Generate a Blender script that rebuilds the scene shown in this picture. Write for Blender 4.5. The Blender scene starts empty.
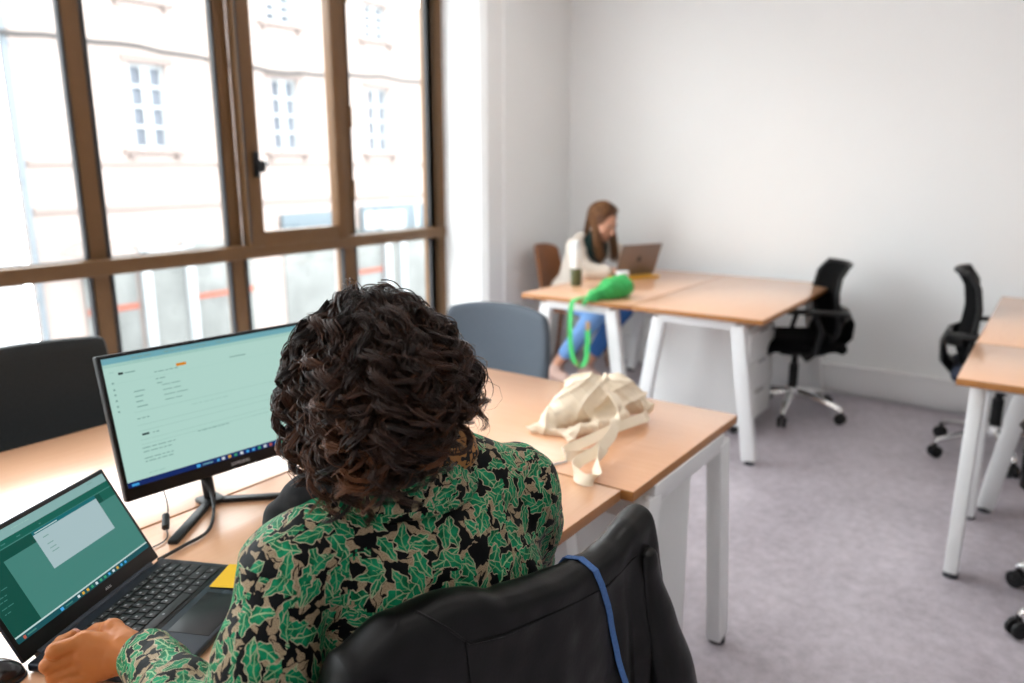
EXPOSURE = 0.0; SKY = 12.0; FILL = 7.5; SCREEN = .85
import bpy, bmesh, math, random
import numpy as np
from mathutils import Vector, Matrix, Euler, noise
random.seed(7); rng = np.random.default_rng(7)
SC = bpy.context.scene
COL = SC.collection
R = math.radians
V = Vector

# ------------------------------------------------------------------ helpers
def link(o, parent=None):
    COL.objects.link(o)
    if parent is not None: o.parent = parent
    return o

def tag(o, label=None, cat=None, group=None, kind=None):
    if label: o['label'] = label
    if cat: o['category'] = cat
    if group: o['group'] = group
    if kind: o['kind'] = kind
    return o

def thing(name, label, cat, loc=(0, 0, 0), rz=0., group=None):
    o = bpy.data.objects.new(name, None); o.empty_display_size = .1
    o.location = loc; o.rotation_euler = (0, 0, rz)
    COL.objects.link(o)
    return tag(o, label, cat, group)

def copy_tree(o, parent=None):
    c = o.copy(); COL.objects.link(c); c.parent = parent
    for ch in o.children: copy_tree(ch, c)
    return c

def mesh_obj(name, me, mat, parent=None, smooth=True, sharp=35):
    if mat is not None:
        for m in (mat if isinstance(mat, (list, tuple)) else [mat]): me.materials.append(m)
    if smooth:
        me.polygons.foreach_set('use_smooth', [True]*len(me.polygons))
        if sharp: me.set_sharp_from_angle(angle=R(sharp))
    o = bpy.data.objects.new(name, me)
    return link(o, parent)

class B:
    """collects shapes into one mesh"""
    def __init__(s): s.bm = bmesh.new(); s.mi = 0
    def _fin(s, verts, M=None):
        if M is not None: bmesh.ops.transform(s.bm, matrix=M, verts=verts)
    def box(s, c, d, bev=.002, rot=None, M=None, seg=2):
        g = bmesh.ops.create_cube(s.bm, size=1.)
        vs = g['verts']
        bmesh.ops.scale(s.bm, vec=d, verts=vs)
        if bev:
            es = list({e for v in vs for e in v.link_edges})
            r = bmesh.ops.bevel(s.bm, geom=es, offset=min(bev, min(d)*.45), segments=seg, affect='EDGES', profile=.5)
            vs = list({v for f in r['faces'] for v in f.verts} | {v for v in vs if v.is_valid})
        m = Matrix.Translation(c)
        if rot is not None: m = m @ Euler(rot).to_matrix().to_4x4()
        if M is not None: m = M @ m
        bmesh.ops.transform(s.bm, matrix=m, verts=vs)
        for f in {f for v in vs for f in v.link_faces}: f.material_index = s.mi
        return s
    def beam(s, a, b, w, h, up=(0, 0, 1), bev=.002, M=None):
        """box bar from a to b, w across, h along up"""
        a, b, up = V(a), V(b), V(up)
        z = (b-a); L = z.length; z.normalize()
        x = up.cross(z)
        if x.length < 1e-4: x = V((1, 0, 0)).cross(z)
        x.normalize(); y = z.cross(x)
        m = Matrix(((x.x, y.x, z.x, 0), (x.y, y.y, z.y, 0), (x.z, y.z, z.z, 0), (0, 0, 0, 1)))
        m = Matrix.Translation((a+b)/2) @ m
        if M is not None: m = M @ m
        return s.box((0, 0, 0), (w, h, L), bev, M=m)
    def tube(s, pts, r, n=10, M=None, closed=False, flat=None, caps=True):
        """round (or flattened) tube along pts; r number or list"""
        pts = [V(p) for p in pts]; k = len(pts)
        rs = list(r) if hasattr(r, '__len__') else [r]*k
        rings = []; prev = None
        for i, p in enumerate(pts):
            if closed: t = pts[(i+1) % k]-pts[i-1]
            else: t = pts[min(i+1, k-1)]-pts[max(i-1, 0)]
            t.normalize()
            if prev is None:
                x = t.orthogonal().normalized() if flat is None else (V(flat)-t*t.dot(V(flat))).normalized()
            else:
                x = (prev-t*t.dot(prev)).normalized()
            prev = x; y = t.cross(x)
            ring = []
            for j in range(n):
                a = 2*math.pi*j/n
                rr = rs[i]
                ra, rb = (rr if isinstance(rr, (tuple, list)) else (rr, rr))
                q = p+x*(ra*math.cos(a))+y*(rb*math.sin(a))
                if M is not None: q = M @ q
                ring.append(s.bm.verts.new(q))
            rings.append(ring)
        for i in range(k if closed else k-1):
            A, C = rings[i], rings[(i+1) % k]
            for j in range(n):
                f = s.bm.faces.new((A[j], A[(j+1) % n], C[(j+1) % n], C[j])); f.material_index = s.mi
        if caps and not closed:
            s.bm.faces.new(rings[0][::-1]).material_index = s.mi
            s.bm.faces.new(rings[-1]).material_index = s.mi
        return s
    def cyl(s, a, b, r0, r1=None, n=20, M=None):
        return s.tube([a, b], [r0, r0 if r1 is None else r1], n, M)
    def lathe(s, prof, n=24, M=None):
        """prof: list of (r, z)"""
        rings = []
        for (r, z) in prof:
            if r < 1e-6:
                q = V((0, 0, z)); rings.append([s.bm.verts.new(M @ q if M is not None else q)])
            else:
                ring = []
                for j in range(n):
                    a = 2*math.pi*j/n; q = V((r*math.cos(a), r*math.sin(a), z))
                    ring.append(s.bm.verts.new(M @ q if M is not None else q))
                rings.append(ring)
        for A, C in zip(rings, rings[1:]):
            for j in range(n):
                k = (j+1) % n
                if len(A) == 1 and len(C) == 1: break
                if len(A) == 1: f = s.bm.faces.new((A[0], C[k], C[j]))
                elif len(C) == 1: f = s.bm.faces.new((A[j], A[k], C[0]))
                else: f = s.bm.faces.new((A[j], A[k], C[k], C[j]))
                f.material_index = s.mi
        return s
    def grid(s, fn, nu, nv, M=None, closed_u=False):
        vs = []
        for i in range(nu+(0 if closed_u else 1)):
            row = []
            for j in range(nv+1):
                q = V(fn(i/nu, j/nv)); row.append(s.bm.verts.new(M @ q if M is not None else q))
            vs.append(row)
        for i in range(nu):
            for j in range(nv):
                a, b = vs[i], vs[(i+1) % len(vs)]
                f = s.bm.faces.new((a[j], b[j], b[j+1], a[j+1])); f.material_index = s.mi
        return s
    def slab(s, fn, nu, nv, th, M=None):
        """thick sheet: surface fn(u,v) given thickness th along its normals"""
        P = [[V(fn(i/nu, j/nv)) for j in range(nv+1)] for i in range(nu+1)]
        N = [[None]*(nv+1) for _ in range(nu+1)]
        for i in range(nu+1):
            for j in range(nv+1):
                a = P[min(i+1, nu)][j]-P[max(i-1, 0)][j]; b = P[i][min(j+1, nv)]-P[i][max(j-1, 0)]
                N[i][j] = a.cross(b).normalized() if a.cross(b).length > 1e-12 else V((0, 0, 1))
        T = lambda q: s.bm.verts.new(M @ q if M is not None else q)
        A = [[T(P[i][j]+N[i][j]*th/2) for j in range(nv+1)] for i in range(nu+1)]
        C = [[T(P[i][j]-N[i][j]*th/2) for j in range(nv+1)] for i in range(nu+1)]
        def F(*q): s.bm.faces.new(q).material_index = s.mi
        for i in range(nu):
            for j in range(nv):
                F(A[i][j], A[i+1][j], A[i+1][j+1], A[i][j+1])
                F(C[i][j], C[i][j+1], C[i+1][j+1], C[i+1][j])
        for i in range(nu):
            F(A[i][0], C[i][0], C[i+1][0], A[i+1][0]); F(A[i+1][nv], C[i+1][nv], C[i][nv], A[i][nv])
        for j in range(nv):
            F(A[0][j+1], C[0][j+1], C[0][j], A[0][j]); F(A[nu][j], C[nu][j], C[nu][j+1], A[nu][j+1])
        return s
    def prism(s, poly, z0, z1, M=None):
        """extrude a 2-D outline (x, y) from z0 to z1"""
        T = lambda q: s.bm.verts.new(M @ V(q) if M is not None else V(q))
        a = [T((x, y, z0)) for x, y in poly]; b = [T((x, y, z1)) for x, y in poly]
        n = len(poly)
        for f in [a[::-1], b]+[[a[i], a[(i+1) % n], b[(i+1) % n], b[i]] for i in range(n)]:
            s.bm.faces.new(f).material_index = s.mi
        return s
    def build(s, name, mat, parent=None, off=None, smooth=True, sharp=35, sub=0):
        if off is not None: bmesh.ops.translate(s.bm, vec=-V(off), verts=s.bm.verts)
        bmesh.ops.recalc_face_normals(s.bm, faces=s.bm.faces)
        me = bpy.data.meshes.new(name); s.bm.to_mesh(me); s.bm.free()
        o = mesh_obj(name, me, mat, parent, smooth, sharp)
        if sub:
            md = o.modifiers.new('sub', 'SUBSURF'); md.levels = md.render_levels = sub
        return o

# ------------------------------------------------------------------ signed-distance modelling
import openvdb
class SDF:
    """smooth union of round cones and ellipsoids, turned into one continuous mesh"""
    def __init__(s, lo, hi, h):
        s.lo = np.array(lo, np.float32); s.h = h
        n = np.ceil((np.array(hi)-np.array(lo))/h).astype(int)+1
        ax = [s.lo[i]+h*np.arange(n[i], dtype=np.float32) for i in range(3)]
        s.X, s.Y, s.Z = np.meshgrid(*ax, indexing='ij')
        s.d = np.full(s.X.shape, 9., np.float32)
    @staticmethod
    def smin(a, b, k):
        if k <= 0: return np.minimum(a, b)
        hh = np.clip(.5+.5*(b-a)/k, 0, 1)
        return b+(a-b)*hh-k*hh*(1-hh)
    def cone_d(s, a, b, ra, rb, sq=None):
        a = np.array(a, np.float32); b = np.array(b, np.float32); v = b-a; L = float(v @ v)+1e-12
        px, py, pz = s.X-a[0], s.Y-a[1], s.Z-a[2]
        t = np.clip((px*v[0]+py*v[1]+pz*v[2])/L, 0, 1)
        dx, dy, dz = px-t*v[0], py-t*v[1], pz-t*v[2]
        if sq is not None:   # squash: direction, factor
            q = np.array(sq[0], np.float32); q /= np.linalg.norm(q); k = dx*q[0]+dy*q[1]+dz*q[2]
            m = (1/sq[1]-1)*k
            dx, dy, dz = dx+m*q[0], dy+m*q[1], dz+m*q[2]
        return np.sqrt(dx*dx+dy*dy+dz*dz)-(ra+t*(rb-ra))
    def ell_d(s, c, r, rot=None):
        c = np.array(c, np.float32)
        p = [s.X-c[0], s.Y-c[1], s.Z-c[2]]
        if rot is not None:
            m = np.array(rot, np.float32)   # rows = local axes
            p = [m[i, 0]*p[0]+m[i, 1]*p[1]+m[i, 2]*p[2] for i in range(3)]
        k0 = np.sqrt(sum((p[i]/r[i])**2 for i in range(3)))
        k1 = np.sqrt(sum((p[i]/r[i]**2)**2 for i in range(3)))+1e-9
        return k0*(k0-1)/k1
    def cone(s, a, b, ra, rb, k=.02, sq=None): s.d = s.smin(s.d, s.cone_d(a, b, ra, rb, sq), k); return s
    def ell(s, c, r, k=.02, rot=None): s.d = s.smin(s.d, s.ell_d(c, r, rot), k); return s
    def chain(s, pts, rs, k=.02, sq=None):
        for i in range(len(pts)-1): s.cone(pts[i], pts[i+1], rs[i], rs[i+1], k, sq)
        return s
    def cut(s, d, k=.01): s.d = -s.smin(-s.d, d, k); return s
    def cut_ell(s, c, r, k=.01, rot=None): return s.cut(s.ell_d(c, r, rot), k)
    def plane_cut(s, p, n, k=.0):
        """remove everything on the side n points to"""
        n = np.array(n, np.float32); n /= np.linalg.norm(n)
        return s.cut(-((s.X-p[0])*n[0]+(s.Y-p[1])*n[1]+(s.Z-p[2])*n[2]), k)
    def waves(s, amp, terms):
        """cloth folds: list of (kx, ky, kz, phase) sine waves"""
        for (kx, ky, kz, ph) in terms:
            s.d = s.d+np.float32(amp)*np.sin(kx*s.X+ky*s.Y+kz*s.Z+ph+1.3*np.sin(.37*kz*s.X+.41*kx*s.Z+.33*ky*s.Y+ph))
        return s
    def mesh(s, name):
        g = openvdb.FloatGrid(9.)
        g.copyFromArray(np.ascontiguousarray(s.d))
        pts, quads = g.convertToQuads(isovalue=0.)
        pts = pts*s.h+s.lo
        me = bpy.data.meshes.new(name)
        v = pts[quads]
        vol = np.einsum('ij,ij->i', np.cross(v[:, 0], v[:, 1]), v[:, 2]).sum()
        if vol < 0: quads = quads[:, ::-1]
        me.from_pydata(pts.tolist(), [], quads.tolist()); me.update()
        return me
    def build(s, name, mat, parent=None, off=None, uv=None, relax=2):
        me = s.mesh(name)
        if relax:
            bm = bmesh.new(); bm.from_mesh(me)
            for _ in range(relax): bmesh.ops.smooth_vert(bm, verts=bm.verts, factor=.5, use_axis_x=True, use_axis_y=True, use_axis_z=True)
            bm.to_mesh(me); bm.free()
        if uv: box_uv(me)
        if off is not None: me.transform(Matrix.Translation(-V(off)))
        return mesh_obj(name, me, mat, parent, True, None)

def box_uv(me):
    """metric UVs: every face projected along the nearest of 14 directions"""
    dirs = [V(d).normalized() for d in [(1, 0, 0), (-1, 0, 0), (0, 1, 0), (0, -1, 0), (0, 0, 1), (0, 0, -1)]+[(a, b, c) for a in (1, -1) for b in (1, -1) for c in (1, -1)]]
    fr = []
    for i, d in enumerate(dirs):
        t = (V((0, 0, 1)) if abs(d.z) < .9 else V((1, 0, 0))).cross(d).normalized(); fr.append((t, d.cross(t), i*.37))
    n = len(me.polygons)
    nor = np.empty(n*3, np.float32); me.polygons.foreach_get('normal', nor); nor = nor.reshape(-1, 3)
    D = np.array([tuple(d) for d in dirs]); pick = np.argmax(nor @ D.T, axis=1)
    co = np.empty(len(me.vertices)*3, np.float32); me.vertices.foreach_get('co', co); co = co.reshape(-1, 3)
    li = np.empty(len(me.loops), np.int32); me.loops.foreach_get('vertex_index', li)
    tot = np.empty(n, np.int32); me.polygons.foreach_get('loop_total', tot)
    pk = np.repeat(pick, tot)
    T = np.array([tuple(f[0]) for f in fr]); U = np.array([tuple(f[1]) for f in fr]); O = np.array([f[2] for f in fr])
    P = co[li]
    uv = np.stack([(P*T[pk]).sum(1)+O[pk], (P*U[pk]).sum(1)+O[pk]*.7], 1)
    l = me.uv_layers.new(name='UVMap'); l.data.foreach_set('uv', uv.astype(np.float32).ravel())

# ------------------------------------------------------------------ materials
MATS = {}
def new_mat(name):
    m = bpy.data.materials.new(name); m.use_nodes = True
    nt = m.node_tree; bs = nt.nodes['Principled BSDF']
    MATS[name] = m
    return m, nt, bs
def N(nt, t, **kw):
    n = nt.nodes.new(t)
    for k, v in kw.items():
        if k in n.inputs: n.inputs[k].default_value = v
        else: setattr(n, k, v)
    return n
def plain(name, col, rough=.5, metal=0., spec=.5, noise_amt=0., noise_scale=30., bump=0., coat=0., trans=0., sheen=0., objc=True):
    """colour with a little procedural mottling and bump"""
    m, nt, bs = new_mat(name)
    bs.inputs['Base Color'].default_value = (*col, 1); bs.inputs['Roughness'].default_value = rough
    bs.inputs['Metallic'].default_value = metal; bs.inputs['Specular IOR Level'].default_value = spec
    bs.inputs['Coat Weight'].default_value = coat; bs.inputs['Transmission Weight'].default_value = trans
    if sheen: bs.inputs['Sheen Weight'].default_value = sheen
    tc = N(nt, 'ShaderNodeTexCoord'); nz = N(nt, 'ShaderNodeTexNoise', Scale=noise_scale, Detail=5.)
    nt.links.new(tc.outputs['Object'], nz.inputs['Vector'])
    mx = N(nt, 'ShaderNodeMix', data_type='RGBA')
    mx.inputs[6].default_value = (*[c*(1-noise_amt) for c in col], 1)
    mx.inputs[7].default_value = (*[min(1, c*(1+noise_amt)) for c in col], 1)
    nt.links.new(nz.outputs['Fac'], mx.inputs[0]); nt.links.new(mx.outputs[2], bs.inputs['Base Color'])
    if bump:
        b = N(nt, 'ShaderNodeBump', Strength=bump, Distance=.002)
        nt.links.new(nz.outputs['Fac'], b.inputs['Height']); nt.links.new(b.outputs['Normal'], bs.inputs['Normal'])
    return m
def glow(name, col, s=1.):
    m, nt, bs = new_mat(name)
    bs.inputs['Base Color'].default_value = (.005, .005, .005, 1); bs.inputs['Roughness'].default_value = .35; bs.inputs['Specular IOR Level'].default_value = .12
    bs.inputs['Emission Color'].default_value = (*col, 1); bs.inputs['Emission Strength'].default_value = s
    return m
def lin(r, g, b):
    f = lambda c: c/12.92 if c <= .04045 else ((c+.055)/1.055)**2.4
    return (f(r/255), f(g/255), f(b/255))
# ------------------------------------------------------------------ camera and render look
PITCH = math.atan(177/771.); HEAD = math.atan(563/(771/math.cos(PITCH)))
cam = bpy.data.cameras.new('camera'); co = bpy.data.objects.new('camera', cam); COL.objects.link(co)
cam.sensor_width = 36; cam.lens = 36*771/1024.
co.location = (0, 0, 1.45)
co.rotation_euler = (math.pi/2-PITCH, 0, HEAD-math.pi/2)
cam.clip_start = .02; cam.clip_end = 200
cam.dof.use_dof = True; cam.dof.focus_distance = 1.12; cam.dof.aperture_fstop = 2.8
SC.camera = co
SC.view_settings.view_transform = 'Standard'; SC.view_settings.look = 'None'
SC.view_settings.gamma = 1; SC.view_settings.use_curve_mapping = False
SC.view_settings.exposure = EXPOSURE

# ------------------------------------------------------------------ setting materials
M_wall = plain('white_wall_paint', (.865, .87, .865), .75, spec=.3, noise_amt=.015, noise_scale=2.5, bump=.03)
M_ceil = plain('ceiling_white', (.85, .85, .85), .8, noise_amt=.01)
M_trim = plain('white_trim', (.84, .83, .83), .4, noise_amt=.01)
M_brown = plain('bronze_brown_frame', (.150, .076, .030), .45, spec=.3, noise_amt=.12, noise_scale=14.)
M_brown_lit = plain('bronze_frame_edge', (.20, .13, .085), .35, noise_amt=.1)
M_gasket = plain('gasket_black', (.02, .02, .022), .6)
M_white = plain('white_powder_coat', (.83, .83, .83), .35, noise_amt=.01)
M_black = plain('black_plastic', (.006, .006, .0065), .45, spec=.3, noise_amt=.1)
M_foot = plain('dark_foot', (.03, .032, .038), .4)
M_chrome = plain('polished_aluminium', (.8, .8, .8), .18, metal=1.)

def floor_mat():
    m, nt, bs = new_mat('mauve_vinyl_floor')
    tc = N(nt, 'ShaderNodeTexCoord')
    a = N(nt, 'ShaderNodeTexNoise', Scale=2.2, Detail=8., Roughness=.65)
    b = N(nt, 'ShaderNodeTexNoise', Scale=22., Detail=6., Roughness=.7)
    for q in (a, b): nt.links.new(tc.outputs['Object'], q.inputs['Vector'])
    mm = N(nt, 'ShaderNodeMath', operation='ADD'); nt.links.new(a.outputs['Fac'], mm.inputs[0]); nt.links.new(b.outputs['Fac'], mm.inputs[1])
    cr = N(nt, 'ShaderNodeValToRGB')
    e = cr.color_ramp.elements
    e[0].position = .34; e[0].color = (*FLOOR_A, 1); e[1].position = .66; e[1].color = (*FLOOR_B, 1)
    hv = N(nt, 'ShaderNodeMath', operation='MULTIPLY'); hv.inputs[1].default_value = .5
    nt.links.new(mm.outputs[0], hv.inputs[0]); nt.links.new(hv.outputs[0], cr.inputs[0])
    nt.links.new(cr.outputs[0], bs.inputs['Base Color'])
    bs.inputs['Roughness'].default_value = .36; bs.inputs['Specular IOR Level'].default_value = .55
    bp = N(nt, 'ShaderNodeBump', Strength=.04, Distance=.002); nt.links.new(b.outputs['Fac'], bp.inputs['Height']); nt.links.new(bp.outputs['Normal'], bs.inputs['Normal'])
    return m
FLOOR_A = (.32, .288, .318); FLOOR_B = (.61, .56, .61)
M_floor = floor_mat()
def glass_mat():
    m = bpy.data.materials.new('window_glass'); m.use_nodes = True; nt = m.node_tree
    nt.nodes.remove(nt.nodes['Principled BSDF'])
    t = N(nt, 'ShaderNodeBsdfTransparent'); t.inputs[0].default_value = (.97, .985, .98, 1)
    g = N(nt, 'ShaderNodeBsdfGlossy', Roughness=.02); fr = N(nt, 'ShaderNodeFresnel', IOR=1.45); mx = N(nt, 'ShaderNodeMixShader')
    ge = N(nt, 'ShaderNodeNewGeometry'); mu = N(nt, 'ShaderNodeMath', operation='MULTIPLY'); iv = N(nt, 'ShaderNodeMath', operation='SUBTRACT'); iv.inputs[0].default_value = 1.
    nt.links.new(ge.outputs['Backfacing'], iv.inputs[1]); nt.links.new(iv.outputs[0], mu.inputs[0]); nt.links.new(fr.outputs[0], mu.inputs[1])
    nt.links.new(mu.outputs[0], mx.inputs[0]); nt.links.new(t.outputs[0], mx.inputs[1]); nt.links.new(g.outputs[0], mx.inputs[2])
    nt.links.new(mx.outputs[0], nt.nodes['Material Output'].inputs[0])
    return m
M_glass = glass_mat()

# ------------------------------------------------------------------ room shell
XW, YW, YG = 5.15, 3.13, 3.55          # far wall, inner face of the window wall, window plane
XL, YB, ZC = -2.6, -2.8, 2.95
XJ = 4.11                              # right jamb of the window opening
def struct(name, b, m, label=None, **kw):
    o = b.build(name, m, **kw); o['kind'] = 'structure'
    if label: o['label'] = label
    return o
struct('floor', B().box(((XL+XW)/2, (YB+YG)/2+.1, -.05), (XW-XL+.5, YG-YB+.6, .1), 0), M_floor, 'mottled mauve grey vinyl floor')
struct('ceiling', B().box(((XL+XW)/2, (YB+YG)/2+.1, ZC+.05), (XW-XL+.5, YG-YB+.6, .1), 0), M_ceil, 'plain white ceiling')
struct('wall_far', B().box((XW+.06, (YB+YG)/2+.1, ZC/2), (.12, YG-YB+.5, ZC), 0), M_wall, 'long white wall behind the second bench')
struct('wall_back', B().box(((XL+XW)/2, YB-.06, ZC/2), (XW-XL, .12, ZC), 0), plain('pale_grey_wall_paint', (.52, .52, .52), .75, spec=.3, noise_amt=.015, noise_scale=2.5), 'pale grey wall behind the photographer')
struct('wall_left', B().box((XL-.06, (YB+YG)/2, ZC/2), (.12, YG-YB+.4, ZC), 0), M_wall, 'white wall at the left end of the room')
b = B()
b.prism([(XJ, YG+.12), (XJ, YW+.05), (XJ+.03, YW+.012), (XJ+.2, YW+.012), (XJ+.205, YW), (XW, YW), (XW, YG+.12)], 0, ZC)   # pier with the bright jamb
b.box(((XL+XJ)/2, (YW+YG+.12)/2, .125), (XJ-XL, YG+.12-YW, .25), .004)                  # low wall under the window
b.box(((XL+XJ)/2, (YW+YG+.12)/2, ZC-.06), (XJ-XL, YG+.12-YW, .12), .0)                 # lintel
struct('wall_window', b, M_wall, 'white window wall with a deep bright jamb')
# trunking and skirting on the far wall
b = B(); b.box((XW-.028, (YB+YW)/2, .115), (.056, YW-YB, .165), .006); b.box((XW-.0585, (YB+YW)/2, .192), (.006, YW-YB, .012), .002)
struct('trim_1', b, M_trim, 'white cable trunking along the foot of the far wall')
struct('baseboard_far', B().box((XW-.009, (YB+YW)/2, .016), (.018, YW-YB, .032), .004), M_trim, 'white skirting under the trunking')
struct('baseboard_window', B().box(((XJ+.2+XW)/2, YW-.007, .05), (XW-XJ-.2, .014, .1), .003), M_trim, 'white skirting on the pier by the corner')

# ------------------------------------------------------------------ the bronze window, one root with its members
win = bpy.data.objects.new('window_1', None); COL.objects.link(win); win['kind'] = 'structure'
win['label'] = 'wide bronze brown framed window with a side hung sash'
mull = [-2.3, -1.5, -.66, .14, .92, 1.75, 2.47, 3.255]
zt0, zt1 = .962, 1.034
ZB, ZT = .25, ZC-.12
b = B()
def post(x, w, z0, z1, d=.06):   # mullion with a stepped, lighter room-side rib and dark glazing edges
    b.box((x, YG+.01, (z0+z1)/2), (w, d, z1-z0), .004)
b.box(((XL+XJ)/2, YG, ZB+.035), (XJ-XL, .10, .07), .004)
b.box(((XL+XJ)/2, YG, ZT-.035), (XJ-XL, .10, .07), .004)
for x, w in zip(mull, [.074]*6+[.075, .105]):
    post(x, w, ZB, ZT)
b.box((XJ-.045, YG, (ZB+ZT)/2), (.09, .12, ZT-ZB), .005)
b.box((XJ-.075, YG-.03, (ZB+ZT)/2), (.03, .06, ZT-ZB), .004)
b.build('frame', M_brown, win)
b = B(); b.box(((XL+XJ)/2, YG-.005, (zt0+zt1)/2), (XJ-XL, .13, zt1-zt0), .006); b.build('transom', M_brown, win)
b = B()
edges = [XL]+mull+[XJ-.06]
for i in range(len(edges)-1):
    x0 = edges[i]+.05; x1 = edges[i+1]-.05
    if x1-x0 < .1: continue
    for (z0, z1) in ((ZB+.07, zt0), (zt1, ZT-.07)):
        if i == 7 and z0 > .9: continue
        for (xa, za, xb, zb) in ((x0, z0, x0, z1), (x1, z0, x1, z1), (x0, z0, x1, z0), (x0, z1, x1, z1)):
            b.beam((xa, YG-.01, za), (xb, YG-.01, zb), .010, .03, up=(0, 1, 0), bev=.0)
b.build('gasket', M_gasket, win)
# opening sash in the bay between x 2.51 and 3.20
sa = bpy.data.objects.new('sash', None); COL.objects.link(sa); sa.parent = win
sx0, sx1, sz0, sz1 = 2.512, 3.205, 1.022, ZT-.05
b = B(); w = .095
b.box(((sx0+sx0+w)/2, YG-.045, (sz0+sz1)/2), (w, .07, sz1-sz0), .006); b.box((sx1-w/2+.012, YG-.045, (sz0+sz1)/2), (w-.02, .07, sz1-sz0), .006)
b.box(((sx0+sx1)/2, YG-.044, sz0+.04), (sx1-sx0-.02, .060, .08), .006); b.box(((sx0+sx1)/2, YG-.044, sz1-.04), (sx1-sx0-.02, .060, .08), .006)
b.build('sash_frame', M_brown, sa)
b = B(); b.box((sx0+.006, YG-.052, (sz0+sz1)/2+.01), (.008, .066, sz1-sz0-.03), .001); b.build('sash_gap', M_gasket, sa)
b = B(); b.box((2.575, YG-.09, 1.45), (.034, .022, .13), .006); b.cyl((2.575, YG-.09, 1.46), (2.575, YG-.14, 1.46), .011)
b.box((2.582, YG-.13, 1.44), (.03, .018, .06), .006); b.build('handle', M_black, sa)
b = B(); b.cyl((2.60, YG-.135, 1.455), (2.60, YG-.15, 1.455), .013); b.build('handle_cap', M_chrome, sa)
b = B()
for z in (1.30, 1.72, 2.4):
    b.cyl((3.255, YG-.075, z-.06), (3.255, YG-.075, z+.06), .014, n=12)
b.build('hinge', M_brown, sa)
b = B(); b.box(((sx0+sx1)/2, YG-.03, (sz0+sz1)/2), (sx1-sx0-.16, .008, sz1-sz0-.14), 0); b.build('pane', M_glass, sa)
for i in range(len(edges)-1):
    x0, x1 = edges[i]+.03, edges[i+1]-.03
    if x1-x0 < .1: continue
    for (z0, z1) in ((ZB+.05, zt0+.02), (zt1-.02, ZT-.05)):
        if i == 7 and z0 > .9: continue
        B().box(((x0+x1)/2, YG+.012, (z0+z1)/2), (x1-x0, .008, z1-z0), 0).build('pane', M_glass, win)
b = B()
for z in [.4, .75, 1.3, 1.7, 2.1, 2.5]: b.cyl((XJ-.012, YG-.05, z), (XJ-.012, YG-.066, z), .006, n=10)
b.build('screw', M_chrome, win)
struct('trim_2', B().box(((XL+XJ)/2, (YW+YG)/2-.03, .262), (XJ-XL, YG-YW-.03, .024), .006), M_trim, 'white window sill')
# ------------------------------------------------------------------ the street and the building across it
YF = 14.; ZG = -3.1
M_fac = plain('pale_plaster', (.235, .190, .172), .9, noise_amt=.05, noise_scale=1.2)
M_fac2 = plain('white_plaster', (.40, .395, .40), .9, noise_amt=.03, noise_scale=1.)
M_stone = plain('pale_stone_trim', (.150, .118, .106), .85, noise_amt=.06, noise_scale=4.)
M_pane = plain('facade_pane', (.102, .109, .126), .9, spec=0., noise_amt=.15, noise_scale=2.)
M_pvc = plain('white_joinery', (.23, .24, .245), .5)
M_zinc = plain('zinc_pipe', (.125, .138, .15), .8, spec=.1)
M_cable = plain('dark_cable', (.030, .026, .025), .8)
M_signbl = plain('blue_grey_sign', (.088, .105, .118), .8, spec=.1, noise_amt=.1)
M_shop = plain('shop_window', (.125, .127, .123), .8, spec=.1, noise_amt=.5, noise_scale=1.6)
M_orange = plain('orange_stripe', (.19, .052, .032), .8)
M_asph = plain('asphalt', (.16, .16, .165), .9, noise_amt=.2, noise_scale=6.)
M_pave = plain('pavement', (.3, .29, .28), .9, noise_amt=.1, noise_scale=5.)
o = B().box((9, 8.9, ZG-.1), (60, 10.5, .2), 0).build('street', M_asph); o['kind'] = 'structure'
o = B().box((9, 12.9, ZG+.06), (60, 2.2, .14), .02).build('pavement', M_pave); o['kind'] = 'structure'

bd = thing('building', 'pale pink plastered building with white casement windows across the street', 'building', (12, YF, ZG))
L0 = V((12, YF, ZG))
b = B()
wins = [(8.2, 1.74, 3.23), (11.27, 1.74, 3.23), (14.06, 1.74, 3.23), (17.0, 1.74, 3.23), (8.2, 4.35, 5.12), (11.27, 4.35, 5.12), (14.06, 4.35, 5.12), (17.0, 4.35, 5.12)]
xs = sorted({x for x, _, _ in wins})
xl, xr = 5.93, 22.
prev = xl; hw = .36
for x in xs:      # wall built round real openings
    b.box(((prev+x-hw)/2, YF+.2, (ZG+5.3)/2+0), (x-hw-prev, .4, 5.3-ZG), 0); prev = x+hw
    for z0, z1 in ((1.02, 1.74), (3.23, 4.35), (5.12, 5.3)):
        b.box((x, YF+.2, (z0+z1)/2), (2*hw, .4, z1-z0), 0)
    b.box((x, YF+.2, (ZG+1.02)/2), (2*hw, .4, 1.02-ZG), 0)
b.box(((prev+xr)/2, YF+.2, (ZG+5.3)/2), (xr-prev, .4, 5.3-ZG), 0)
b.build('wall', M_fac, bd, L0)
for x, z0, z1 in wins:
    f = B()
    for dx in (-hw+.035, -.045, .045, hw-.035): f.box((x+dx, YF+.12, (z0+z1)/2), (.075, .06, z1-z0), 0)
    for k in range(5): f.box((x, YF+.12, z0+.03+(z1-z0-.06)*k/4), (2*hw, .055, .05), 0)
    fr = f.build('window_frame', M_pvc, bd, L0)
    B().box((x, YF+.16, (z0+z1)/2), (2*hw-.02, .02, z1-z0-.02), 0).build('window_pane', M_pane, fr, L0)
    f = B(); f.box((x, YF-.04, z0-.05), (2*hw+.5, .16, .07), .01)
    for dx in (-.45, .45): f.box((x+dx, YF-.03, z0-.14), (.10, .1, .12), .02)
    f.build('window_sill', M_stone, bd, L0)
    f = B(); f.box((x, YF-.02, z1+.07), (2*hw+.28, .05, .12), .01); f.build('window_lintel', M_stone, bd, L0)
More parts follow.
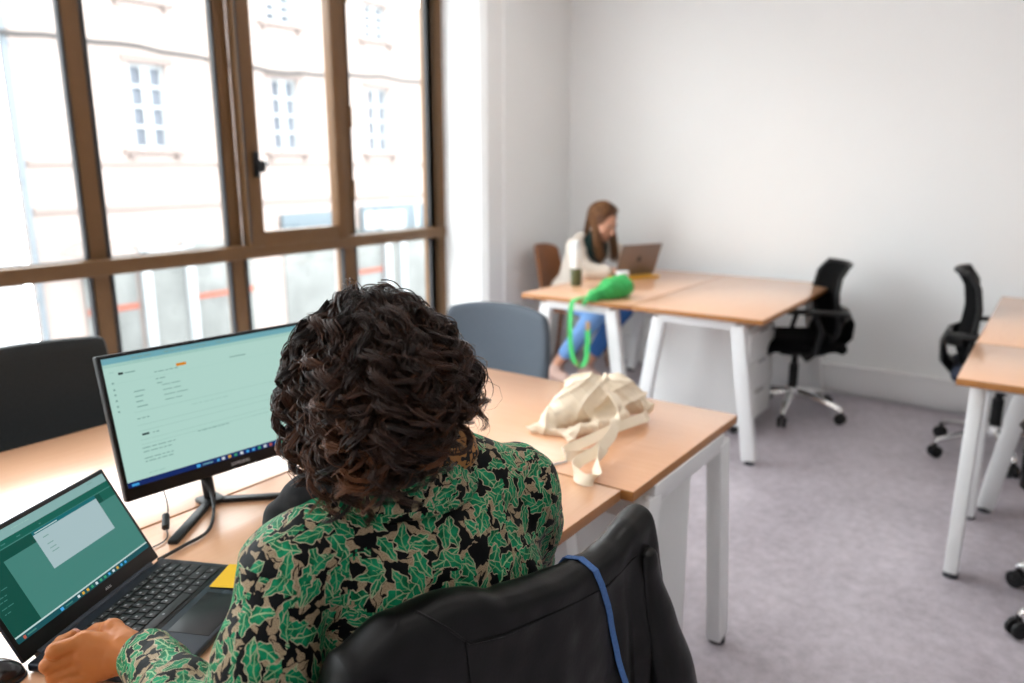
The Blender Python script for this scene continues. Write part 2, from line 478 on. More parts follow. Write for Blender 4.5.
for z, h in ((1.47, .07), (.69, .10)):
    B().box(((xl+xr)/2, YF-.03, z), (xr-xl, .08, h), .01).build('string_course', M_stone, bd, L0)
# shop fronts on its ground floor
f = B()
for x0, x1 in ((6.6, 7.55), (8.72, 10.1), (10.95, 12.4), (13.15, 13.95), (14.75, 15.7)):
    f.box(((x0+x1)/2, YF-.02, -1.35), (x1-x0, .06, 2.6), .01)
f.build('shop_window', M_shop, bd, L0)
for x0, x1 in ((6.6, 7.55), (8.72, 10.1), (13.15, 13.95)):
    B().box(((x0+x1)/2, YF-.06, -1.12), (x1-x0, .02, .11), 0).build('orange_band', M_orange, bd, L0)
for x0, x1 in ((7.62, 8.70), (14.0, 14.72)):
    f = B()
    for x in (x0+.09, x1-.09): f.box((x, YF-.10, -1.5), (.18, .14, 3.0), .01)
    f.box(((x0+x1)/2, YF-.10, -.22), (x1-x0, .14, .22), .01)
    f.box(((x0+x1)/2, YF-.08, -2.6), (x1-x0, .10, .3), .01)
    d = f.build('shop_door', M_pvc, bd, L0)
    B().box(((x0+x1)/2, YF-.05, -1.5), (x1-x0-.3, .04, 2.5), 0).build('door_glass', M_shop, d, L0)
# the two sign fascias; the lettering is far too blurred in the photo to be read, so only its white strokes are kept
f = B(); f.box((11.65, YF-.09, .22), (1.5, .1, .34), .01); f.box((14.75, YF-.09, .15), (3.0, .1, .6), .01); sg = f.build('shop_sign', M_signbl, bd, L0)
f = B(); f.box((14.0, YF-.16, .12), (1.42, .05, .40), .06)
x = 13.35
for k in range(11):
    f.box((x, YF-.165, .10+.03*math.sin(k*2.1)), (.10, .05, .42+.06*math.sin(k*1.7)), .03); x += .125
f.build('white_lettering', M_pvc, sg, L0)
for x in (15.15, 15.6): B().box((x, YF-.16, .15), (.12, .04, .58), .01).build('sign_strut', M_pvc, sg, L0)

b2 = thing('building', 'bright white building at the left edge beyond the drainpipe', 'building', (1, YF, ZG))
L1 = V((1, YF, ZG))
B().box((-6.1, YF+.3, (ZG+5.3)/2), (23.6, .4, 5.3-ZG), 0).build('wall', M_fac2, b2, L1)
for x, z0, z1 in [(3.4, 1.6, 3.2), (3.4, 4.3, 5.1), (.4, 1.6, 3.2), (.4, 4.3, 5.1)]:
    f = B()
    for dx in (-.4, 0, .4): f.box((x+dx, YF+.08, (z0+z1)/2), (.08, .06, z1-z0), 0)
    for z in (z0, z1): f.box((x, YF+.08, z), (.88, .06, .08), 0)
    fr = f.build('window_frame', M_pvc, b2, L1)
    B().box((x, YF+.095, (z0+z1)/2), (.8, .02, z1-z0), 0).build('window_pane', M_fac2, fr, L1)
p = B(); p.tube([(5.81, YF-.06, 5.3), (5.83, YF-.06, 3), (5.86, YF-.06, .4), (5.87, YF-.06, ZG+.12)], .055, 12)
for z in (5.2, 3.3, 1.2, -.8): p.cyl((5.84, YF-.06, z), (5.84, YF-.06, z+.06), .075, n=14)
o = p.build('drainpipe', M_zinc); tag(o, 'grey drainpipe running down between the two buildings outside', 'drainpipe')
c = []
for k in range(61):
    x = -2+k*.4; s = ((x-7.5) % 6.5)/6.5
    c.append((x, YF-.17, 3.50-.16*math.sin(math.pi*s)*(.6+.4*math.sin(x*.7))+.02*math.sin(5*x)))
o = B().tube(c, .042, 8).build('overhead_cable', M_cable); tag(o, 'dark cable sagging along the plastered facade outside', 'cable')
# parasol standing on the pavement by the drainpipe
pt = thing('parasol', 'small pale parasol on a thin mast below the drainpipe outside', 'parasol', (6.55, 13.2, ZG+.13))
f = B(); f.cyl((0, 0, 0), (0, 0, 3.15), .03); f.build('mast', M_zinc, pt)
f = B(); f.lathe([(.0, 3.22), (.35, 3.12), (.62, 2.98), (.63, 2.95), (.35, 3.09), (0, 3.19)], 8); f.build('canopy', M_stone, pt)
f = B(); f.lathe([(0, 0), (.28, 0), (.26, .06), (.05, .1), (0, .1)], 20); f.build('base', M_zinc, pt)
# ------------------------------------------------------------------ furniture
def beech_mat():
    m, nt, bs = new_mat('beech_laminate')
    tc = N(nt, 'ShaderNodeTexCoord'); mp = N(nt, 'ShaderNodeMapping'); mp.inputs['Scale'].default_value = (3., 60., 60.)
    a = N(nt, 'ShaderNodeTexNoise', Scale=2., Detail=7., Roughness=.6, Distortion=.4)
    nt.links.new(tc.outputs['Object'], mp.inputs[0]); nt.links.new(mp.outputs[0], a.inputs['Vector'])
    cr = N(nt, 'ShaderNodeValToRGB'); e = cr.color_ramp.elements
    e[0].position = .3; e[0].color = (*BEECH_A, 1); e[1].position = .75; e[1].color = (*BEECH_B, 1)
    nt.links.new(a.outputs['Fac'], cr.inputs[0]); nt.links.new(cr.outputs[0], bs.inputs['Base Color'])
    bs.inputs['Roughness'].default_value = .30; bs.inputs['Specular IOR Level'].default_value = .5; bs.inputs['Coat Weight'].default_value = 1.; bs.inputs['Coat Roughness'].default_value = .24; bs.inputs['Coat IOR'].default_value = 1.7
    return m
BEECH_A = (.82, .43, .235); BEECH_B = (.88, .50, .29)
M_beech = beech_mat()
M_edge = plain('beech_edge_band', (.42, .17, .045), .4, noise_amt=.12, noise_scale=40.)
M_ped = plain('pedestal_white', (.82, .82, .81), .4, noise_amt=.01)
M_seam = plain('shadow_gap_grey', (.35, .35, .36), .6)
M_mesh = plain('black_mesh_fabric', (.0035, .0035, .004), .9, spec=.1, noise_amt=.4, noise_scale=400., bump=.3)
M_fab = plain('black_seat_fabric', (.003, .003, .0035), .9, spec=.1, noise_amt=.4, noise_scale=220., bump=.3)
M_navy = plain('navy_seat_fabric', (.015, .022, .045), .8, noise_amt=.3, noise_scale=220., bump=.3)
M_greyfab = plain('slate_grey_upholstery', (.088, .108, .134), .8, noise_amt=.25, noise_scale=260., bump=.3)
M_charfab = plain('charcoal_upholstery', (.024, .028, .029), .85, spec=.3, noise_amt=.3, noise_scale=260., bump=.3)
M_brownwood = plain('brown_varnished_wood', (.26, .095, .03), .4, noise_amt=.25, noise_scale=12.)

def make_desk(label, loc, rz, L=1.396, D=.69, group=None, frame_in=.06, tuck=.035):
    """long side along local X, centred on loc"""
    t = thing('desk', label, 'desk', (loc[0], loc[1], 0), rz, group)
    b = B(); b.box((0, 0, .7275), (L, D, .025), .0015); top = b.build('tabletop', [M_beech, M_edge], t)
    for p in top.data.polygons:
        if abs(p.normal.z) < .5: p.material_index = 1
    for s in (-1, 1):
        x = s*(L/2-frame_in)
        for q in (-1, 1):
            b = B(); b.beam((x, q*(D/2-tuck), .018), (x, q*(D/2-tuck-.10), .69), .045, .068, up=(0, 1, 0), bev=.004)
            lg = b.build('leg', M_white, t)
            b = B(); b.cyl((x, q*(D/2-tuck), .0), (x, q*(D/2-tuck), .022), .026, .024, 16); b.build('foot', M_foot, lg)
        b = B(); b.box((x, 0, .692), (.040, D-.20-2*tuck, .05), .004); b.build('crossbar', M_white, t)
    b = B()
    for q in (-1, 1): b.box((0, q*.17, .694), (L-2*frame_in-.05, .04, .04), .003)
    b.build('rail', M_white, t)
    return t
desk_main = make_desk('beech topped desk under the monitor where the leaf-shirted person works', (.752, 1.078), 0, L=1.396, D=.69)
make_desk('beech topped desk half opposite the monitor, in front of the charcoal chair', (.752, 1.775), 0, L=1.396, D=.69)
make_desk('beech topped desk set crosswise at the bench end, carrying the cream tote bag', (1.79, 1.413), R(90), L=1.415, D=.668, frame_in=.015, tuck=.008)
make_desk('beech topped desk carrying the green pouch, bottle and silver laptop by the window', (4.25, 2.12), 0, L=1.396, D=.68)
make_desk('bare beech topped desk with a black mesh chair at its near side', (4.25, 1.432), 0, L=1.396, D=.68)
make_desk('beech topped desk at the right edge, nearer of two, with slanted white legs', (3.273, -.465), R(90), L=1.40, D=.655)
make_desk('beech topped desk at the right edge, farther of two, beyond the seam', (4.31, -.105), 0, L=1.40, D=.68, tuck=.11)

def make_pedestal(label, loc, rz):
    t = thing('drawer_pedestal', label, 'drawer unit', (loc[0], loc[1], 0), rz)
    w, d, h0, h1 = .41, .54, .055, .60
    b = B(); b.box((0, 0, (h0+h1)/2), (w, d, h1-h0), .003); b.build('body', M_ped, t)
    for k in range(3):
        z0 = h0+.012+k*.172
        b = B(); b.box((0, -d/2-.009, z0+.083), (w-.004, .018, .166), .003); dr = b.build('drawer', M_ped, t)
        b = B(); b.box((0, -d/2-.019, z0+.155), (.12, .006, .012), .002); b.build('finger_pull', M_seam, dr)
    b = B(); b.cyl((w/2-.05, -d/2-.015, h1-.05), (w/2-.05, -d/2-.024, h1-.05), .011); b.build('lock', M_chrome, t)
    for sx in (-1, 1):
        for sy in (-1, 1):
            b = B(); x, y = sx*(w/2-.05), sy*(d/2-.06)
            b.cyl((x-.012, y, .0265), (x+.012, y, .0265), .026, n=18); b.box((x, y, .05), (.03, .03, .015), .003)
            b.build('castor', M_black, t)
    return t
make_pedestal('white three drawer pedestal on castors under the tote bag desk', (1.80, 1.06), R(180))
make_pedestal('white three drawer pedestal on castors under the bare desk by the mesh chair', (4.17, 1.56), 0)

def make_task_chair(label, loc, rz, seat_mat, top=.90, arms=True, star=20, curve=.055):
    """five-star swivel chair, faces local +Y"""
    t = thing('office_chair', label, 'chair', (loc[0], loc[1], 0), rz, None)
    b = B()
    for k in range(5):
        a = 2*math.pi*k/5+R(star); c, s = math.cos(a), math.sin(a)
        b.tube([(.03*c, .03*s, .135), (.12*c, .12*s, .125), (.29*c, .29*s, .088), (.305*c, .305*s, .075)], [(.026, .020), (.024, .018), (.016, .013), (.013, .010)], 10)
    b.lathe([(0, .10), (.042, .10), (.05, .13), (.044, .165), (.03, .175), (0, .175)], 20)
    base = b.build('star_base', M_chrome, t)
    for k in range(5):
        a = 2*math.pi*k/5+R(star); x, y = .30*math.cos(a), .30*math.sin(a); px, py = -math.sin(a), math.cos(a)
        b = B()
        for q in (-1, 1):
            b.lathe([(0, -.009), (.026, -.009), (.030, -.005), (.030, .005), (.026, .009), (0, .009)], 20,
                    M=Matrix.Translation((x+px*q*.015, y+py*q*.015, .030)) @ Matrix.Rotation(a+math.pi/2, 4, 'Z') @ Matrix.Rotation(R(90), 4, 'Y'))
        b.tube([(x-px*.026, y-py*.026, .036), (x, y, .064), (x+px*.026, y+py*.026, .036)], .008, 8); b.cyl((x, y, .06), (x, y, .085), .009)
        b.build('castor', M_black, t)
    b = B(); b.cyl((0, 0, .17), (0, 0, .30), .027); b.cyl((0, 0, .30), (0, 0, .385), .018); b.build('gas_column', M_black, t)
    b = B(); b.box((0, -.02, .395), (.20, .26, .04), .012)
    b.tube([(0, .06, .378), (0, -.10, .385), (0, -.20, .42), (0, -.265, .49), (0, -.275, .57), (0, -.25, .64)], [(.08, .022), (.10, .028), (.13, .028), (.15, .022), (.14, .016), (.10, .012)], 12, flat=(1, 0, 0)); b.build('tilt_arm', M_black, t)
    # seat: waterfall front, dished
    def seat(u, v):
        x = (u-.5)*.48; y = -.22+v*.46
        rx = min(1, (.5-abs(u-.5))/.14); ry = min(1, min(v, 1-v)/.12)
        edge = (1-rx)**2*.025+(1-ry)**2*.025
        wv = 1-.10*(abs(v-.5)*2)**3
        return (x*wv, y, .452-edge+.012*(2*u-1)**2-(max(0, v-.75)**2)*.5)
    b = B(); b.slab(seat, 20, 20, .055); b.build('seat', seat_mat, t, sub=1)
    prof = [(-.185, .47), (-.215, .56), (-.205, .68), (-.195, .80), (-.21, .91), (-.255, .985)]
    prof = [(y, .47+(z-.47)*(top-.47)/.515) for y, z in prof]
    def pf(v):
        k = v*(len(prof)-1); i = min(int(k), len(prof)-2); f = k-i; f2 = f
        p, q = prof[i], prof[i+1]; return p[0]+(q[0]-p[0])*f2, p[1]+(q[1]-p[1])*f2
    def back(u, v):
        y, z = pf(v); w = .44*(1-.22*(abs(v-.35)/.65)**2.2)
        return ((u-.5)*w, y+curve*(2*abs(u-.5))**2, z)
    b = B(); b.slab(back, 16, 24, .012); bk = b.build('mesh_back', M_mesh, t, sub=1)
    rim = [back(0, v/20) for v in range(21)]+[back(u/12, 1) for u in range(1, 13)]+[back(1, 1-v/20) for v in range(1, 21)]+[back(1-u/12, 0) for u in range(1, 12)]
    b = B(); b.tube(rim, .013, 10, closed=True); b.build('back_frame', M_black, t)
    b = B(); b.tube([(-.20, -.185, .62), (-.10, -.25, .605), (0, -.265, .60), (.10, -.25, .605), (.20, -.185, .62)], [(.012, .035)]*5, 12, flat=(0, 1, 0)); b.build('lumbar_bar', M_black, t)
    for s in ((-1, 1) if arms else ()):
        b = B()
        b.tube([(s*.12, 0, .40), (s*.235, -.0, .395), (s*.265, -.03, .43), (s*.265, -.06, .55), (s*.26, -.02, .645)], [(.016, .022)]*5, 10, flat=(0, 1, 0))
        b.tube([(s*.235, -.19, .645), (s*.265, -.12, .655), (s*.26, .0, .66), (s*.25, .10, .658), (s*.245, .125, .65)], [(.022, .013), (.03, .014), (.036, .014), (.034, .013), (.02, .008)], 12, flat=(1, 0, 0))
        b.build('armrest', M_black, t)
    return t
make_task_chair('black mesh swivel chair with polished star base at the bare far desk', (4.565, 1.20), R(30), M_fab, star=13)
make_task_chair('navy seated mesh swivel chair tucked behind the farther right edge desk', (4.45, .16), R(186), M_navy, star=15, top=.94)
make_task_chair('black swivel chair beside the nearer right edge desk, only its castors in view', (2.87, -.275), R(-100), M_fab, star=13)
chair_w = make_task_chair('swivel chair under the draped black leather jacket', (.795, .752), R(-13), M_fab, top=.885, arms=False, curve=.03)

def make_side_chair(label, loc, rz, fab, group=None, top=.885, w=.50, rnd=1.):
    """upholstered visitor chair on a sled of black tube, faces local +Y"""
    t = thing('side_chair', label, 'chair', (loc[0], loc[1], 0), rz, group)
    def back(u, v):
        a = (u-.5)
        k = 1-.10*rnd*(max(0, v-.55)/.45)**2
        z = .47+v*(top-.47)-.028*rnd*(2*abs(a))**3*v
        return (a*w*k, -.235-.05*v+.06*(2*abs(a))**2, z)
    b = B(); b.slab(back, 16, 12, .038); b.build('backrest', fab, t, sub=1)
    def seat(u, v):
        e = max(0, abs(u-.5)*2-.8)**2*.4
        return ((u-.5)*.48, -.22+v*.45, .455-e-max(0, v-.8)**2*.6)
    b = B(); b.slab(seat, 14, 14, .05); b.build('seat', fab, t, sub=1)
    for s in (-1, 1):
        b = B()
        b.tube([(s*.20, -.24, .50), (s*.21, -.22, .42), (s*.225, -.23, .20), (s*.235, -.25, .011)], .011, 10); b.build('leg', M_black, t)
        b = B(); b.tube([(s*.20, .18, .43), (s*.225, .20, .2), (s*.235, .22, .011)], .011, 10); b.build('leg', M_black, t)
    b = B(); b.tube([(-.21, .18, .42), (-.21, -.22, .42), (.21, -.22, .42), (.21, .18, .42)], .011, 10, closed=True); b.build('seat_frame', M_black, t)
    return t
make_side_chair('slate grey upholstered chair beyond the tote bag desk', (2.30, 1.865), R(94), M_greyfab, top=.885, w=.53)
make_side_chair('charcoal upholstered chair across the desk from the monitor, by the window', (.865, 2.06), R(181), M_charfab, top=.962, w=.54, rnd=.25)

def make_wood_chair(label, loc, rz):
    t = thing('wooden_chair', label, 'chair', (loc[0], loc[1], 0), rz)
    def back(u, v):
        a = u-.5; return (a*(.46-.08*v), -.21-.09*v+.09*(2*abs(a))**2, .44+v*.46-.035*(2*abs(a))**4)
    b = B(); b.slab(back, 14, 12, .014); b.build('backrest', M_brownwood, t, sub=1)
    def seat(u, v): return ((u-.5)*(.40+.05*v), -.22+v*.42, .45+.012*(2*abs(u-.5))**2-max(0, v-.8)**2*.5)
    b = B(); b.slab(seat, 12, 12, .016); b.build('seat', M_brownwood, t, sub=1)
    for s in (-1, 1):
        b = B(); b.tube([(s*.16, -.16, .44), (s*.20, -.22, .0)], [.016, .011], 12); b.build('leg', M_brownwood, t)
        b = B(); b.tube([(s*.17, .15, .44), (s*.20, .19, .0)], [.016, .011], 12); b.build('leg', M_brownwood, t)
    return t
make_wood_chair('brown varnished wooden chair that the person by the far wall sits on', (4.64, 2.755), R(190))
# ------------------------------------------------------------------ things on the near desks
TOP = .74
M_lap = plain('dark_navy_laptop_shell', (.018, .026, .038), .38, metal=.3, noise_amt=.06, noise_scale=60.)
M_key = plain('black_key_cap', (.012, .012, .014), .45, noise_amt=.05)
M_legend = plain('key_legend', (.30, .31, .33), .6)
M_bez = plain('black_bezel', (.007, .006, .007), .35, spec=.25)
M_logo = plain('silver_lettering', (.6, .6, .62), .4)
S = {}
def scol(n, rgb, s=1.): S[n] = glow('screen_'+n, lin(*rgb), s)
for n, c in dict(mint=(186, 225, 214), mint2=(172, 215, 204), tabs=(118, 178, 190), line=(158, 202, 191), text=(128, 168, 160), dark=(28, 50, 52), tag=(226, 140, 20), navy=(14, 40, 104), icon_y=(232, 178, 60), icon_b=(70, 170, 235), icon_w=(225, 235, 240), icon_g=(60, 170, 120), icon_r=(190, 90, 70),
                 teal=(70, 136, 126), teal_d=(0, 78, 66), teal_m=(8, 98, 84), bar=(142, 184, 182), dialog=(176, 202, 206), head=(8, 110, 118), white=(200, 225, 222), task=(16, 84, 92)).items(): scol(n, c, SCREEN)
def screen(name, rects, w, h, parent, M):
    """flat lit screen: layered rectangles (x0, y0, x1, y1, colour) in fractions of its size"""
    b = B(); names = []
    for k, (x0, y0, x1, y1, n) in enumerate(rects):
        if n not in names: names.append(n)
        b.mi = names.index(n)
        q = [V((x, y, .00006*k)) for x, y in ((x0*w, y0*h), (x1*w, y0*h), (x1*w, y1*h), (x0*w, y1*h))]
        f = b.bm.faces.new([b.bm.verts.new(M @ p) for p in q]); f.material_index = b.mi
    me = bpy.data.meshes.new(name); b.bm.to_mesh(me); b.bm.free()
    return mesh_obj(name, me, [S[n] for n in names], parent, False)
def text_mesh(txt, size, M, mat, name, parent, depth=.0003):
    cu = bpy.data.curves.new(name, 'FONT'); cu.body = txt; cu.size = size; cu.extrude = depth; cu.align_x = 'CENTER'; cu.align_y = 'CENTER'
    o = bpy.data.objects.new(name, cu); COL.objects.link(o); bpy.context.view_layer.update()
    me = bpy.data.meshes.new_from_object(o); bpy.data.objects.remove(o); me.transform(M); me.name = name
    return mesh_obj(name, me, mat, parent, False)
def words_row(x, y, n, h, col, r, wmin=.008, wmax=.03, gap=.006):
    out = []
    for _ in range(n):
        w = r.uniform(wmin, wmax); out.append((x, y, x+w, y+h, col)); x += w+gap
    return out

# laptop (base to the user's side of the hinge is local -Y)
LAP_RZ = R(25.1)
lap = thing('laptop', 'open dark laptop with a teal window on its screen, in front of the monitor', 'laptop', (.529, 1.194, TOP), LAP_RZ)
W, D = .312, .226
b = B(); b.box((0, -D/2, .0085), (W, D, .013), .004, seg=3); b.build('base', M_lap, lap)
b = B(); b.box((.008, -.185, .0152), (.112, .070, .0008), .0003); b.build('touchpad', M_bez, lap)
b = B(); b.box((0, -.078, .0152), (W-.022, .118, .0008), .0003); kb = b.build('keyboard', M_bez, lap)
rows = [(14, .010, -.027), (14, .0165, -.044), (14, .0165, -.063), (13, .0165, -.082), (12, .0165, -.101), (9, .0165, -.120)]
kw_cache = {}
for ri, (n, kh, y) in enumerate(rows):
    tot = W-.030; 
    if ri == 5: ws = [1.2, 1, 1, 1.2, 5.2, 1.2, 1, 1.1, 1.1]
    elif ri == 4: ws = [2.0]+[1]*10+[2.3]
    elif ri == 3: ws = [1.6]+[1]*11+[1.9]
    elif ri == 2: ws = [1.3]+[1]*12+[1.4]
    elif ri == 1: ws = [1]*13+[1.7]
    else: ws = [1]*14
    u = tot/sum(ws); x = -tot/2
    for w_ in ws:
        kw = round(w_*u-.0026, 4)
        key = (kw, kh)
        if key not in kw_cache:
            b = B(); b.box((0, 0, .0008), (kw, kh, .0016), .0008); b.mi = 1
            b.box((-kw*.1, kh*.08, .00165), (min(kw*.3, .004), kh*.22, .0001), 0)
            o = b.build('key', [M_key, M_legend], kb); kw_cache[key] = o.data
        else: o = link(bpy.data.objects.new('key', kw_cache[key]), kb)
        o.location = (x+w_*u/2, y, .0156); x += w_*u
TILT = R(30); HS = .190
Ms = Matrix.Translation((0, .002, .016)) @ Matrix.Rotation(R(90)-TILT, 4, 'X')      # local x, y up the lid, z to the user
b = B(); b.box((0, HS/2, -.004), (W, HS, .005), .003, M=Ms, seg=3); lid = b.build('lid', M_lap, lap)
b = B(); b.box((0, HS/2, -.0012), (W-.003, HS-.003, .0012), .0005, M=Ms); b.build('bezel', M_bez, lid)
b = B(); b.cyl((-W*.42, .003, .013), (W*.42, .003, .013), .006, n=14); b.build('hinge', M_lap, lap)
sw, sh = W-.016, HS-.034
r_ = random.Random(5)
rc = [(0, 0, 1, 1, 'teal'), (0, .905, 1, 1, 'bar'), (0, .0, 1, .055, 'task'), (0, .055, 1, .07, 'white'), (0, .835, 1, .905, 'teal_m'), (0, .072, .17, .835, 'teal_d'), (0, .72, .9, .835, 'teal_d'), (.9, .72, 1, .835, 'teal_m'), (0, .825, 1, .835, 'teal'),
      (.385, .765, .86, .83, 'head'), (.385, .40, .86, .79, 'dialog'), (.40, .80, .56, .81, 'white'), (.86, .965, .90, .972, 'text')]
for y in (.72, .64, .59, .55): rc += [(.43, y, .43+r_.uniform(.02, .05), y+.009, 'text')]
for y in (.70, .62, .5, .44, .40, .34, .29): rc += words_row(.02, y, 2, .008, 'teal', r_, .01, .05)
for x in (.05, .2, .3, .45): rc += words_row(x, .86, 1, .01, 'teal', r_)
rc += words_row(.03, .945, 4, .008, 'line', r_)+words_row(.3, .955, 5, .008, 'line', r_)+[(.055, .755, .075, .785, 'teal_m')]
for k, c in enumerate(['icon_w', 'icon_y', 'icon_y', 'icon_g', 'icon_w', 'icon_g', 'icon_g', 'icon_b', 'icon_w', 'icon_y', 'icon_b', 'icon_b']): rc += [(.40+k*.034, .015, .416+k*.034, .042, c)]
rc += [(.275, .012, .295, .044, 'icon_b'), (.31, .022, .36, .034, 'teal'), (.03, .012, .045, .044, 'icon_r'), (.055, .022, .11, .036, 'teal')]
screen('screen', rc, sw, sh, lid, Ms @ Matrix.Translation((-sw/2, .026, .0002)))
text_mesh('ASUS', .006, Ms @ Matrix.Translation((.03, .0125, .0)), M_logo, 'brand_lettering', lid, .0001)

nt_ = B(); c_, s_ = math.cos(LAP_RZ), math.sin(LAP_RZ)
nt_.slab(lambda u, v: ((u-.5)*.076, (v-.5)*.076, .0006+.004*max(0, .5-v)**2*4*u), 10, 10, .0004)
M_note = plain('yellow_paper', (.90, .56, .012), .7, noise_amt=.02)
o = nt_.build('sticky_note', M_note); o.location = (.712, 1.082, TOP+.0162); o.rotation_euler = (0, 0, R(30)); tag(o, 'yellow sticky note on the right corner of the dark laptop', 'sticky note')

# monitor
MON_RZ = R(-6)
mon = thing('monitor', 'black framed monitor showing a mint green table page', 'monitor', (.950, 1.405, TOP), MON_RZ)
Mw, Mh = .49, .293
Mm = Matrix.Translation((0, 0, .062)) @ Matrix.Rotation(R(90-14), 4, 'X')
b = B(); b.box((0, Mh/2, -.010), (Mw, Mh, .020), .004, M=Mm, seg=3); b.box((0, Mh*.42, -.03), (Mw*.55, Mh*.55, .03), .012, M=Mm, seg=3); sh_ = b.build('housing', M_black, mon)
b = B(); b.box((0, Mh/2, .0004), (Mw-.004, Mh-.004, .0008), .0003, M=Mm); b.build('bezel', M_bez, sh_)
w2, h2 = Mw-.016, Mh-.034
r_ = random.Random(11)
rc = [(0, 0, 1, 1, 'mint'), (0, .955, 1, 1, 'tabs'), (0, .93, 1, .955, 'mint2'), (0, 0, 1, .042, 'navy'), (0, .93, 1, .933, 'line'), (.02, .885, .04, .895, 'mint2'),
      (.055, .862, .075, .88, 'dark'), (.08, .866, .125, .874, 'text'), (.30, .845, .345, .868, 'tag'), (.55, .83, .63, .838, 'text'), (.0, .80, 1, .802, 'mint2')]
for x in (.12, .26, .38, .5): rc += words_row(x, .972, 3, .010, 'text', r_, .01, .03)
rc += words_row(.1, .942, 9, .006, 'line', r_, .01, .05)
for y in (.80, .75, .71, .665, .62, .58): rc += [(.022, y, .030, y+.014, 'text')]
for y, n in ((.83, 5), (.775, 2), (.74, 1)): rc += words_row(.20, y, n, .007, 'text', r_, .01, .04)
for y in (.71, .67, .63, .59): rc += words_row(.10, y, 1, .008, 'text', r_, .02, .05)+words_row(.22, y+.01, 2, .006, 'text', r_, .02, .05)
for y in (.555, .45, .405, .335, .30): rc += [(.085, y, .98, y+.003, 'line')]
rc += words_row(.09, .50, 3, .008, 'text', r_)+words_row(.33, .515, 6, .005, 'line', r_)
rc += [(.095, .37, .125, .385, 'dark')]+words_row(.14, .372, 2, .008, 'text', r_)
for y in (.27, .24, .19, .165): rc += words_row(.085, y, 5, .007, 'text', r_, .008, .035)
rc += words_row(.33, .29, 7, .007, 'text', r_)+words_row(.60, .30, 5, .006, 'line', r_)+words_row(.09, .075, 3, .006, 'line', r_)
for k, c in enumerate(['icon_w', 'icon_y', 'icon_g', 'icon_w', 'icon_b', 'icon_b', 'icon_g', 'icon_w', 'icon_r', 'icon_b', 'icon_g', 'icon_w', 'icon_b', 'icon_r', 'icon_y']): rc += [(.41+k*.030, .011, .424+k*.030, .032, c)]
rc += [(.29, .008, .307, .034, 'icon_b'), (.317, .016, .365, .026, 'tabs'), (.385, .011, .397, .031, 'icon_b'), (.01, .012, .04, .03, 'icon_b')]
screen('screen', rc, w2, h2, sh_, Mm @ Matrix.Translation((-w2/2, .026, .0009)))
text_mesh('SAMSUNG', .0095, Mm @ Matrix.Translation((0, .0125, .001)), M_logo, 'brand_lettering', sh_, .0002)
b = B()
b.beam((-.07, .012, .005), (.19, -.205, .005), .010, .02, up=(0, 1, 0), bev=.003); b.beam((-.07, .012, .005), (-.215, -.115, .005), .010, .02, up=(0, 1, 0), bev=.003)
b.box((-.07, .012, .006), (.05, .05, .012), .005)
b.build('stand_foot', M_black, mon)
b = B(); b.tube([(-.07, .014, .01), (-.07, .025, .06), (-.055, .055, .14)], [(.013, .010)]*3, 12, flat=(1, 0, 0)); b.build('stand_neck', M_black, mon)

def cable(name, label, pts, r, mat, cat='cable'):
    P = [V(p) for p in pts]; out = []
    for i in range(len(P)-1):
        a, b_, c, d = P[max(i-1, 0)], P[i], P[i+1], P[min(i+2, len(P)-1)]
        for k in range(8):
            t = k/8; out.append(.5*((2*b_)+(c-a)*t+(2*a-5*b_+4*c-d)*t*t+(3*b_-a-3*c+d)*t**3))
    out.append(P[-1])
    return out
M_cab = plain('black_cable', (.012, .012, .013), .5)
tc_ = thing('monitor_cable', 'black cable curving down from the monitor to the desk by the dark laptop', 'cable', (.87, 1.42, TOP))
b = B(); b.tube(cable('', '', [(.872, 1.470, .845), (.872, 1.435, .80), (.872, 1.405, .765), (.845, 1.36, .746), (.79, 1.30, .7445), (.73, 1.285, .7445), (.672, 1.272, .7455)], 0, 0), .0034, 8); b.build('cord', M_cab, tc_, off=(.87, 1.42, TOP))
tp_ = thing('power_cable', 'thin power cable with a ferrite bead hanging below the left of the monitor', 'cable', (.77, 1.40, TOP))
b = B(); b.tube(cable('', '', [(.783, 1.470, .83), (.783, 1.432, .80), (.775, 1.408, .768), (.757, 1.392, .752), (.738, 1.352, .744), (.72, 1.335, .743), (.695, 1.33, .743)], 0, 0), .0014, 8); b.build('cord', M_cab, tp_, off=(.77, 1.40, TOP))
b = B(); b.tube([(.766, 1.402, .760), (.748, 1.375, .7485)], .0075, 14); b.build('ferrite_bead', M_cab, tp_, off=(.77, 1.40, TOP))

# mouse at the left edge of the photo
ms = thing('computer_mouse', 'black rounded computer mouse at the lower left corner beside the dark laptop', 'mouse', (.338, 1.145, TOP), R(70))
M_gloss = plain('glossy_black', (.012, .012, .014), .18)
g = SDF((-.04, -.06, -.005), (.04, .06, .05), .0016); g.ell((0, 0, .002), (.031, .052, .035), 0); g.plane_cut((0, 0, .001), (0, 0, -1), .002); g.build('shell', M_gloss, ms)
b = B(); b.lathe([(0, .0), (1, .0), (1.03, .5), (1, 1), (0, 1)], 32, M=Matrix.Diagonal((.031, .052, .005, 1))); b.build('rim', M_lap, ms)
b = B(); b.lathe([(0, -.004), (.010, -.004), (.011, 0), (.010, .004), (0, .004)], 20, M=Matrix.Translation((0, .03, .027)) @ Matrix.Rotation(R(90), 4, 'Y')); b.build('scroll_wheel', M_cab, ms)
b = B(); b.tube(cable('', '', [(0, .052, .008), (-.01, .09, .004), (-.03, .13, .003), (-.07, .15, .003)], 0, 0), .0018, 8); b.build('cord', M_cab, ms)

